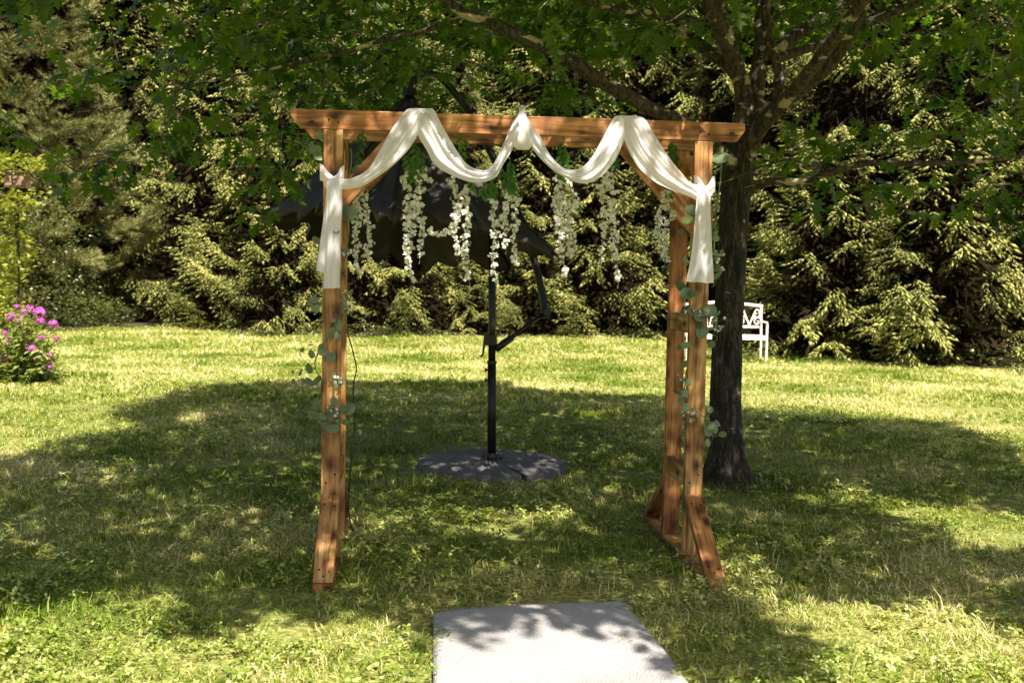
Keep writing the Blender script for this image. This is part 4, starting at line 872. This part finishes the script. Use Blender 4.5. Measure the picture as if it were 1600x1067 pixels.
for q in tips:
    b0 = PB+np.array([(q[0]-PB[0])*.55, (q[1]-PB[1])*.5, -.01]); b0[2] = 0; m_ = (q+b0)/2+r.normal(0, .03, 3); stems.tube([b0, m_, q], [.006, .005, .003], 5, False)
    Lq = np.linalg.norm(q-b0)
    for t in np.arange(.12, 1, .042/max(.3, Lq)):
        c = b0*(1-t)**2+2*t*(1-t)*m_+q*t*t; a = r.uniform(0, 6.28)
        for s in (0, math.pi): LP.append(c); LD.append(np.array([math.cos(a+s), math.sin(a+s), r.uniform(-.5, .45)]))
o = stems.build('stems', M['stem'], ph, origin=PB); o.location = (0, 0, 0); tag(o, kind='stuff')
LP = np.array(LP); LD = np.array(LD); tv = SLV*np.array([.75, 1, 1])
V, F = bake(tv, SLF, frames(LD, np.array([[0, 0, 1.]])+r.normal(0, .3, LD.shape), r.uniform(.07, .125, len(LP))), LP-PB); o = obj('foliage', nmesh('foliage', V, F), M['phlox_leaf'], ph); tag(o, kind='stuff')
pet = np.array([(0, 0, 0), (.35, .5, .05), (.3, .95, .0), (-.3, .95, .0), (-.35, .5, .05)]); petf = np.array([(0, 1, 2), (0, 2, 3), (0, 3, 4)])
def flower_head(seed):
    r = np.random.default_rng(seed); PP = []; DD = []; UU = []
    for k in range(60):
        d = unit(r.normal(size=3)+[0, -.2, .5]); c = d*np.array([.075, .075, .06])*r.uniform(.7, 1.05)
        x = unit(np.cross(d, r.normal(size=3))); y = np.cross(d, x)
        for j in range(5): a = j*1.2566; PP.append(c); DD.append(x*math.cos(a)+y*math.sin(a)); UU.append(d)
    V, F = bake(pet, petf, frames(np.array(DD), np.array(UU), np.full(len(PP), .015)), np.array(PP)); me = nmesh('flower_head', V, F); me.materials.append(M['phlox_flower']); return me
fh = [flower_head(k) for k in range(3)]
for k, (q, h) in enumerate(zip(hp, heads)):
    o = bpy.data.objects.new('flower_head', fh[k % 3]); COL.objects.link(o); o.parent = ph; o.location = q-PB; o.scale = (h[2]*1.0,)*3; o.rotation_euler = (0, 0, k)

# ------------------------------------------------------------------ white bench behind the oak
BB = ground(1190, 567); BDp = float((BB-CAMP)@_fw)
bench = thing('garden_bench', BB, 'white metal garden bench with scrollwork back, half hidden behind the oak trunk', 'bench')
bench.rotation_euler = (0, 0, -.10)
BW = (1207-1078)/FPX*BDp; bx0, bx1 = -BW+.10, .10
bh_ = 88/FPX*BDp; seat = bh_*.46; dp = .42
def bpart(name, mb): return mb.build(name, M['white'], bench, .004)
for x in (bx0+.02, bx1-.03):
    b = MB(); b.tube([(x, 0, 0), (x, 0, seat+.2)], .021, 8); bpart('leg', b)
    b = MB(); b.tube([(x, dp, 0), (x, dp, seat), (x, dp+.07, bh_)], .021, 8); bpart('leg', b)
    b = MB(); b.tube([(x, -.02, seat+.215), (x, .05, seat+.235), (x, dp+.02, seat+.235)], .018, 8); bpart('arm_rest', b)
    b = MB(); b.tube([(x, 0, seat-.02), (x, dp, seat-.02)], .014, 6); bpart('side_rail', b)
for k in range(7):
    y = .01+k*(dp-.02)/6; b = MB(); b.box(bx0+.02, bx1-.03, y-.024, y+.024, seat-.012, seat+.012); bpart('seat_slat', b)
b = MB(); b.box(bx0+.02, bx1-.03, -.03, -.014, seat-.05, seat+.012); bpart('seat_rail', b)
yb = dp+.055
b = MB(); b.tube([(bx0, dp+.075, bh_-.01), ((bx0+bx1)/2, dp+.075, bh_+.05), (bx1, dp+.075, bh_-.01)], .026, 8); bpart('back_rail', b)
b = MB(); b.tube([(bx0+.02, dp+.03, seat+.14), (bx1-.03, dp+.03, seat+.14)], .022, 8); bpart('back_rail', b)
def spiral(cx, cz, r0, turns, a0, sg, n=26):
    return [np.array([cx+r0*(1-t*.85)*math.cos(a0+sg*t*turns*6.283), dp+.045+.03*(cz-seat)/bh_, cz+r0*(1-t*.85)*math.sin(a0+sg*t*turns*6.283)]) for t in np.linspace(0, 1, n)]
zb0, zb1 = seat+.15, bh_-.03
nsec = 3; sw_ = (bx1-bx0)/nsec
for s in range(nsec):
    x0 = bx0+s*sw_; xm_ = x0+sw_/2
    for mir in (-1, 1):
        b = MB(); z_ = zb0+(zb1-zb0)*.62
        b.tube(spiral(xm_+mir*sw_*.24, z_, .085, 1.1, math.pi/2, -mir), .012, 6)
        b.tube([(xm_, dp+.05, zb0), (xm_+mir*.04, dp+.05, zb0+.12), (xm_+mir*sw_*.24, dp+.055, z_+.085)], .012, 6)
        b.tube(spiral(xm_+mir*sw_*.30, zb0+.075, .06, 1.0, math.pi*.6, mir), .011, 6)
        b.tube([(xm_, dp+.05, zb0+.05), (xm_+mir*sw_*.2, dp+.05, zb0+.17), (xm_+mir*sw_*.42, dp+.05, zb0+.13), (xm_+mir*sw_*.46, dp+.05, zb0)], .011, 6)
        bpart('scroll', b)

# ------------------------------------------------------------------ bird house at the left edge
c = atd(27, 280, 13.5); bhp = c.copy(); bhp[2] = 0
bird = thing('bird_house', bhp, 'weathered wooden bird house on a post among yellow green leaves at the left edge', 'bird house')
w_ = .115; z0 = c[2]-.09
b = MB(); b.tube([(0, 0, -.1), (0, 0, z0-.02)], .022, 8); b.build('post', M['spruce_bark'], bird)
for k in range(4):
    b = MB(); b.box(-w_, w_*.65, -.11, -.095, z0+.002+k*.041, z0+.040+k*.041); b.build('plank', M['birdhouse'], bird, .002)
b = MB(); b.box(w_*.65, w_+.02, -.112, .1, z0, z0+.166); b.build('side_board', M['birdhouse'], bird, .002)
b = MB(); b.box(-w_, -w_+.018, -.093, .1, z0, z0+.166); b.build('side_board', M['birdhouse'], bird, .002)
b = MB(); b.box(-w_-.01, w_+.02, -.1, .1, z0-.018, z0); b.build('floor_board', M['birdhouse'], bird, .002)
b = MB(); b.box(-w_-.03, w_+.04, -.14, .13, z0+.168, z0+.184); b.build('roof', M['birdhouse'], bird, .002)
yt = thing('young_tree', bhp+np.array([.05, -.28, 0]), 'sunlit yellow green branches round the bird house', 'tree')
leafcloud('foliage', [(0, .05, z0+.27, .42, .3, .12), (.02, .0, z0-.24, .26, .2, .14), (-.05, .12, z0-.75, .24, .25, .5), (-.1, .1, .55, .3, .3, .5)], 1500, (.06, .10), 'bright_leaf', yt, None, 508)
b = MB(); b.tube([(0, .1, 0), (.03, .12, 1.0), (-.06, .1, z0+.3)], [.014, .011, .004], 6); b.build('stem', M['spruce_bark'], yt)

# ------------------------------------------------------------------ hanging wisteria garlands
bl = []
for sdn in range(4):
    r = np.random.default_rng(600+sdn); V = []; F = []
    for k in range(5):
        a = k*1.2566+r.uniform(-.4, .4); d = np.array([math.cos(a)*.8, -.3+math.sin(a)*.6, math.sin(a)*.55-.45])+r.normal(0, .25, 3); d = unit(d); s_ = unit(np.cross(d, [.2, 1, .3])); nrm = np.cross(s_, d)
        L = r.uniform(.017, .028); wd = L*r.uniform(.32, .46); b0 = len(V)
        for (t, ww, up) in ((0, .15, 0), (.35, .9, .25), (.75, .85, .30), (1, .2, .02)):
            for sg in (-1, 1): V.append(d*L*t+s_*wd*ww*sg+nrm*L*(up+.22*ww))
        F += [(b0+0, b0+1, b0+3, b0+2), (b0+2, b0+3, b0+5, b0+4), (b0+4, b0+5, b0+7, b0+6)]
    me = nmesh('blossom', np.array(V), F, True); me.materials.append(M['blossom']); bl.append(me)
gv = SLV*np.array([.85, 1, 1]); glm = nmesh('leaf', gv, SLF); glm.materials.append(M['garland_leaf'])
GY = .21
def garland(strands, leaves, topx, topy, label, yy=GY):
    org = at(topx, topy, yy); t = thing('wisteria_garland', org, label, 'flower garland', 'white wisteria garlands hanging from the arch')
    sm = MB()
    for (pts_, wdt) in strands:
        P = interp([at(x, y, yy+dy) for x, y, dy in pts_], 40); L = np.linalg.norm(np.diff(P, axis=0), axis=1).sum(); sm.tube([p-org for p in P], .0018, 5, False)
        n_ = int(L/.0135); r = np.random.default_rng(int(pts_[0][0]*7+pts_[0][1]))
        for k in range(n_):
            u = (k+.5)/n_; q = P[min(39, int(u*39))]; tap = wdt*(1-.7*u**2)
            o = bpy.data.objects.new('blossom', bl[r.integers(4)]); COL.objects.link(o); o.parent = t
            o.location = q+r.normal(0, 1, 3)*np.array([.011, .011, .004])*tap-org; o.rotation_euler = (r.normal(0, .35), r.normal(0, .35), r.uniform(0, 6.28)); s_ = r.uniform(.7, 1.15)*(.8+.2*tap); o.scale = (s_, s_, s_)
        # bare tip with buds
        e = P[-1]; sm.tube([e-org, e-org+[.004, 0, -.02], e-org+[.0, 0, -.04]], [.0015, .0012, .003], 5)
    for (x, y, n_, ln) in leaves:
        r = np.random.default_rng(int(x*3+y)); a = at(x, y, yy); e = a+np.array([r.normal(0, .012), 0, -ln]); sm.tube([a-org, e-org], .0016, 4, False)
        for k in range(n_):
            u = (k+.5)/n_; q = a*(1-u)+e*u; o = bpy.data.objects.new('leaf', glm); COL.objects.link(o); o.parent = t
            sg = 1 if k % 2 else -1; D = np.array([[sg*r.uniform(.3, .8), r.normal(0, .3), -r.uniform(.5, 1)]]); m3 = frames(D, np.array([[r.normal(0, .3), -1, .5]]), r.uniform(.034, .052))[0]
            m4 = Matrix(m3.tolist()).to_4x4(); m4.translation = Vector(q-org); o.matrix_local = m4
    # tie up to the beams
    sm.tube([np.array([0, 0, 0]), np.array([.004, .0, .5*(H-org[2])]), np.array([0, .0, H-org[2]-.04])], .0022, 5, False)
    sm.tube([np.array([0, -yy+TH+.002, H-org[2]-.045]), np.array([0, 0, H-org[2]-.04]), np.array([0, S-yy-.002, H-org[2]-.045])], .0025, 5, False)
    o = sm.build('stem', M['stem'], t); return t
garland([([(557, 292, 0), (560, 330, 0), (556, 380, 0), (560, 425, .0)], 1.1), ([(567, 296, .03), (576, 340, .02), (577, 380, 0), (574, 402, 0)], 1.0)], [(562, 236, 5, .08), (568, 205, 7, .10)], 565, 240, 'short double garland of white wisteria just right of the left post')
garland([([(634, 272, 0), (640, 320, 0), (633, 370, 0), (645, 440, 0)], 1.35), ([(661, 264, .02), (656, 310, 0), (660, 350, 0), (655, 400, 0)], 1.25), ([(645, 320, .03), (648, 350, .02), (642, 380, .02), (638, 400, .02)], 1.2)], [(650, 222, 12, .16), (638, 240, 12, .14), (657, 232, 8, .10)], 652, 215, 'fullest white wisteria garland below the left peak of the drape')
garland([([(708, 276, 0), (716, 320, 0), (710, 350, 0), (714, 396, 0)], 1.3), ([(722, 296, .02), (731, 340, 0), (726, 390, 0), (733, 438, 0)], 1.05), ([(670, 356, .0), (684, 366, 0), (696, 362, 0), (706, 352, 0)], .9)], [(722, 210, 12, .18), (716, 235, 8, .10), (735, 270, 6, .08)], 720, 212, 'white wisteria garland under the left swag with a loop to its left')
garland([([(768, 312, 0), (773, 350, 0), (769, 400, 0), (775, 440, 0)], 1.25), ([(788, 292, .02), (790, 320, 0), (786, 350, 0), (790, 385, 0)], 1.25), ([(800, 296, .03), (806, 330, 0), (803, 370, 0), (806, 412, 0)], 1.0)], [(798, 250, 12, .13), (770, 282, 8, .08), (760, 284, 6, .07), (800, 268, 8, .10), (785, 262, 8, .1)], 792, 236, 'white wisteria garland hanging below the gathered pouch at the middle')
garland([([(872, 280, 0), (880, 320, 0), (872, 360, 0), (884, 432, 0)], 1.3), ([(886, 280, .03), (896, 310, .03), (893, 350, .02), (898, 385, .02)], 1.2), ([(868, 300, .04), (872, 330, .02), (888, 370, .02), (890, 400, .02)], 1.2)], [(880, 222, 14, .12), (876, 240, 8, .12)], 880, 222, 'white wisteria garland under the right swag')
garland([([(949, 270, 0), (941, 300, 0), (944, 360, 0), (938, 412, 0)], 1.1), ([(955, 286, .02), (958, 330, .0), (960, 380, 0), (965, 438, 0)], 1.15)], [(958, 240, 5, .06)], 955, 236, 'slender white wisteria garland below the right peak of the drape')
garland([([(1042, 298, 0), (1048, 330, 0), (1040, 370, 0), (1044, 410, 0)], 1.15), ([(1034, 325, .03), (1028, 350, .02), (1034, 380, .0), (1038, 404, 0)], 1.1)], [(1052, 222, 12, .10), (1044, 290, 5, .05)], 1048, 222, 'short white wisteria garland beside the right post')

# ------------------------------------------------------------------ eucalyptus twined round the posts
def disc_leaf():
    V = [(0, .5, .03)]; n_ = 11
    for k in range(n_): a = -math.pi/2+2*math.pi*k/n_; V.append((.46*math.cos(a), .5+.5*math.sin(a)*(1.05 if k else 1), -.03*math.cos(2*a)))
    return np.array(V), np.array([(0, 1+k, 1+(k+1) % n_) for k in range(n_)])
dv_, df_ = disc_leaf(); eme = nmesh('leaf', dv_, df_, True); eme.materials.append(M['euca'])
bm_ = MB(); 
for k in range(1): bm_.tube([(0, 0, 0), (0, -.002, .003), (0, -.004, .004)], [.0035, .0045, .001], 6)
fl_ = []
for k in range(5):
    a = k*1.2566; fl_.append((math.cos(a)*.007, -.002, math.sin(a)*.007))
bme = nmesh('white_floret', np.array([(0, -.004, 0)]+[(x*m_, y, z*m_) for (x, y, z) in fl_ for m_ in (1,)]), np.array([(0, 1+k, 1+(k+1) % 5) for k in range(5)])); bme.materials.append(M['blossom'])
def eucalyptus(label, path, leaves, florets, org):
    t = thing('eucalyptus_garland', org, label, 'leaf garland'); r = np.random.default_rng(int(org[0]*100)+900)
    sm = MB(); P = interp(path, 70); P = P+np.stack([.012*np.sin(np.arange(70)*.55), .004*np.sin(np.arange(70)*.8), 0*np.arange(70)], 1); sm.tube([p-org for p in P], .003, 6)
    for (x, y, rad, yy) in leaves:
        c = at(x, y, yy); k = int(np.argmin(np.linalg.norm(P-c, axis=1))); a = P[k]; D = c-a
        if np.linalg.norm(D) < .02: D = r.normal(size=3)*[1, .2, 1]
        size = 2.6*rad/FPX*5.1; D = unit(D*[1, .6, 1]+r.normal(0, .1, 3)); base = c-D*size*.5; m3 = frames(D[None], np.array([[r.normal(0, .45), -1, r.normal(.2, .4)]]), size)[0]
        m3[:, 0] *= r.uniform(.8, 1.05)
        o = bpy.data.objects.new('leaf', eme); COL.objects.link(o); o.parent = t; m4 = Matrix(m3.tolist()).to_4x4(); m4.translation = Vector(base-org); o.matrix_local = m4
        if np.linalg.norm(a-base) < .085: sm.tube([a-org, (a+base)/2-org+[0, -.006, .004], base-org], [.0022, .0016, .0012], 5, False)
    for (x, y, n_, yy) in florets:
        c = at(x, y, yy)
        for k in range(n_):
            q = c+r.normal(0, .014, 3)*[1.2, .5, .9]; sm.tube([c-org+[0, .01, -.03], q-org], .001, 4, False)
            o = bpy.data.objects.new('white_floret', bme); COL.objects.link(o); o.parent = t; o.location = q-org; o.rotation_euler = tuple(r.normal(0, .5, 3)); s_ = r.uniform(.8, 1.3); o.scale = (s_,)*3
        for k in range(n_+2):     # small leaves among the florets
            D = unit(r.normal(size=3)*[1, .5, 1]); m3 = frames(D[None], np.array([[0, -1, .3]]), r.uniform(.018, .03))[0]; m3[:, 0] *= .6
            o = bpy.data.objects.new('leaf', eme); COL.objects.link(o); o.parent = t; m4 = Matrix(m3.tolist()).to_4x4(); m4.translation = Vector(c+r.normal(0, .012, 3)-org); o.matrix_local = m4
    sm.build('stem', M['stem'], t); return t
def z1(x, y, ox, oy, sc): return (ox+x/sc, oy+y/sc)
F_ = -.022
Lp_ = [at(548, 232, -.02), at(540, 300, .06), at(542, 345, .02), at(536, 430, -.015), at(530, 480, -.02), at(520, 520, -.02), at(500, 540, -.015), at(496, 575, .0), at(500, 600, .02), at(512, 628, .03), at(518, 640, -.02), at(530, 650, -.02)]
Ll_ = [(537, 461, 9), (536, 470, 9), (539, 492, 9), (534, 505, 10)]
lf = []
for (x, y, rr) in [(268, 38, 26), (280, 100, 24), (310, 70, 15), (232, 68, 12), (458, 155, 24), (440, 215, 30), (390, 270, 34), (435, 285, 22), (242, 352, 22), (186, 386, 14), (252, 414, 26), (330, 400, 28), (386, 440, 34), (236, 514, 32), (174, 542, 20), (122, 536, 9), (128, 602, 18), (192, 602, 16), (232, 608, 28), (286, 598, 42), (320, 360, 18), (405, 180, 14),
                      (286, 766, 26), (240, 818, 11), (276, 840, 25), (332, 846, 26), (408, 742, 24), (395, 852, 32), (352, 912, 32), (400, 930, 36), (440, 880, 30), (486, 888, 26), (512, 794, 38), (470, 796, 22), (380, 800, 20)]:
    x_, y_ = z1(x, y, 430, 460, 4.443); lf.append((x_, y_, rr/4.443, F_-.012*random.random() if 500 < x_ < 533 else random.uniform(-.03, .03)))
for (x, y, rr) in [(493, 234, 8), (487, 228, 5), (498, 244, 8), (500, 212, 6), (524, 360, 6), (496, 376, 7), (543, 335, 10), (549, 332, 8), (536, 324, 7), (540, 352, 7)]: lf.append((x, y, rr, -.065 if x == 524 else .03))
eucalyptus('eucalyptus sprigs with tiny white flowers wound round the left post', Lp_, lf, [(538, 478, 6, -.02), (545, 462, 4, -.02), (541, 392, 5, .0), (529, 592, 6, F_), (524, 592, 3, F_), (562, 674, 0, 0), (588-60, 658, 0, 0), (532, 638, 0, 0), (519, 640, 7, F_), (600-66, 648, 0, 0), (527, 650, 5, F_), (563-66, 590, 0, 0)], at(505, 560, 0))
Rp_ = [at(1124, 232, .0), at(1122, 300, .02), at(1118, 380, .02), at(1100, 450, .05), at(1078, 470, .2), at(1084, 500, -.0), at(1100, 515, -.02), at(1116, 530, .0), at(1085, 560, .3), at(1068, 590, .2), at(1072, 625, .05), at(1090, 645, -.02), at(1108, 665, -.02), at(1116, 682, -.01)]
lf = []
for (x, y, rr, ox, oy, sc) in [(1085, 335, 32, 780, 140, 3.138), (1068, 360, 20, 780, 140, 3.138), (940, 590, 26, 780, 140, 3.138), (925, 640, 26, 780, 140, 3.138), (892, 697, 14, 780, 140, 3.138), (912, 832, 14, 780, 140, 3.138), (895, 965, 32, 780, 140, 3.138), (920, 1000, 26, 780, 140, 3.138), (948, 1000, 20, 780, 140, 3.138), (1062, 725, 18, 780, 140, 3.138), (1068, 875, 18, 780, 140, 3.138), (1066, 915, 20, 780, 140, 3.138), (1070, 830, 14, 780, 140, 3.138),
    (180, 35, 18, 980, 440, 2.09), (212, 40, 14, 980, 440, 2.09), (270, 95, 20, 980, 440, 2.09), (250, 130, 22, 980, 440, 2.09), (245, 162, 18, 980, 440, 2.09), (235, 118, 14, 980, 440, 2.09), (275, 205, 12, 980, 440, 2.09), (190, 208, 12, 980, 440, 2.09), (170, 215, 9, 980, 440, 2.09), (187, 270, 13, 980, 440, 2.09), (162, 360, 14, 980, 440, 2.09), (175, 385, 14, 980, 440, 2.09), (190, 410, 12, 980, 440, 2.09), (190, 365, 14, 980, 440, 2.09), (234, 450, 18, 980, 440, 2.09),
    (275, 470, 16, 980, 440, 2.09), (288, 480, 14, 980, 440, 2.09), (266, 490, 13, 980, 440, 2.09), (312, 498, 12, 980, 440, 2.09), (264, 525, 12, 980, 440, 2.09), (272, 418, 9, 980, 440, 2.09), (295, 462, 11, 980, 440, 2.09), (200, 330, 10, 980, 440, 2.09), (168, 432, 10, 980, 440, 2.09)]:
    x_, y_ = z1(x, y, ox, oy, sc); lf.append((x_, y_, rr/sc, F_-.01*random.random() if 1070 < x_ < 1112 else (random.uniform(.1, .25) if x_ <= 1070 else random.uniform(-.02, .04))))
eucalyptus('eucalyptus sprigs with tiny white flowers wound round the right posts', Rp_, lf, [(1067, 482, 5, .15), (1085, 488, 5, -.01), (1098, 490, 5, F_), (1118, 497, 5, .0), (1122, 513, 5, .0), (1120, 400, 5, .02), (1125, 420, 4, .02), (1066, 594, 4, .2), (1072, 640, 4, .1), (1084, 645, 3, F_)], at(1090, 560, 0))

# ------------------------------------------------------------------ black cord hanging down behind the left post
CB = at(549, 820, .6)
pts_ = [(540, 500), (543, 520), (549, 540), (554, 560), (557, 578), (553, 596), (552, 616), (553, 640), (554, 662), (552, 690), (549, 715), (547, 745), (545, 770), (544, 790), (547, 812), (551, 828), (556, 836)]
P = [at(x, y, .5) for x, y in pts_]
for p in P: p[2] = max(p[2], .03)
b = MB(); b.tube(interp([at(536, 300, S+.045), at(538, 420, S+.045)]+P, 90), .0038, 6); o = b.build('power_cord', M['plastic'], smooth=True, origin=CB); tag(o, 'thin black cord dangling beside the left posts down to the grass', 'cord')

# a few dead leaves and bare soil at the foot of the oak
r = np.random.default_rng(8); V = [(0, 0, 0)]; nn_ = 28
V = [(TB[0]+.12, TB[1]-.05, .02)]+[(TB[0]+.15+(.42+.09*math.sin(k*2.3))*math.cos(k*6.283/nn_), TB[1]-.08+(.30+.06*math.sin(k*1.7))*math.sin(k*6.283/nn_), .006) for k in range(nn_)]
tag(obj('bare_soil', nmesh('bare_soil', np.array(V), [(0, 1+k, 1+(k+1) % nn_) for k in range(nn_)], True), M['litter']), kind='structure')
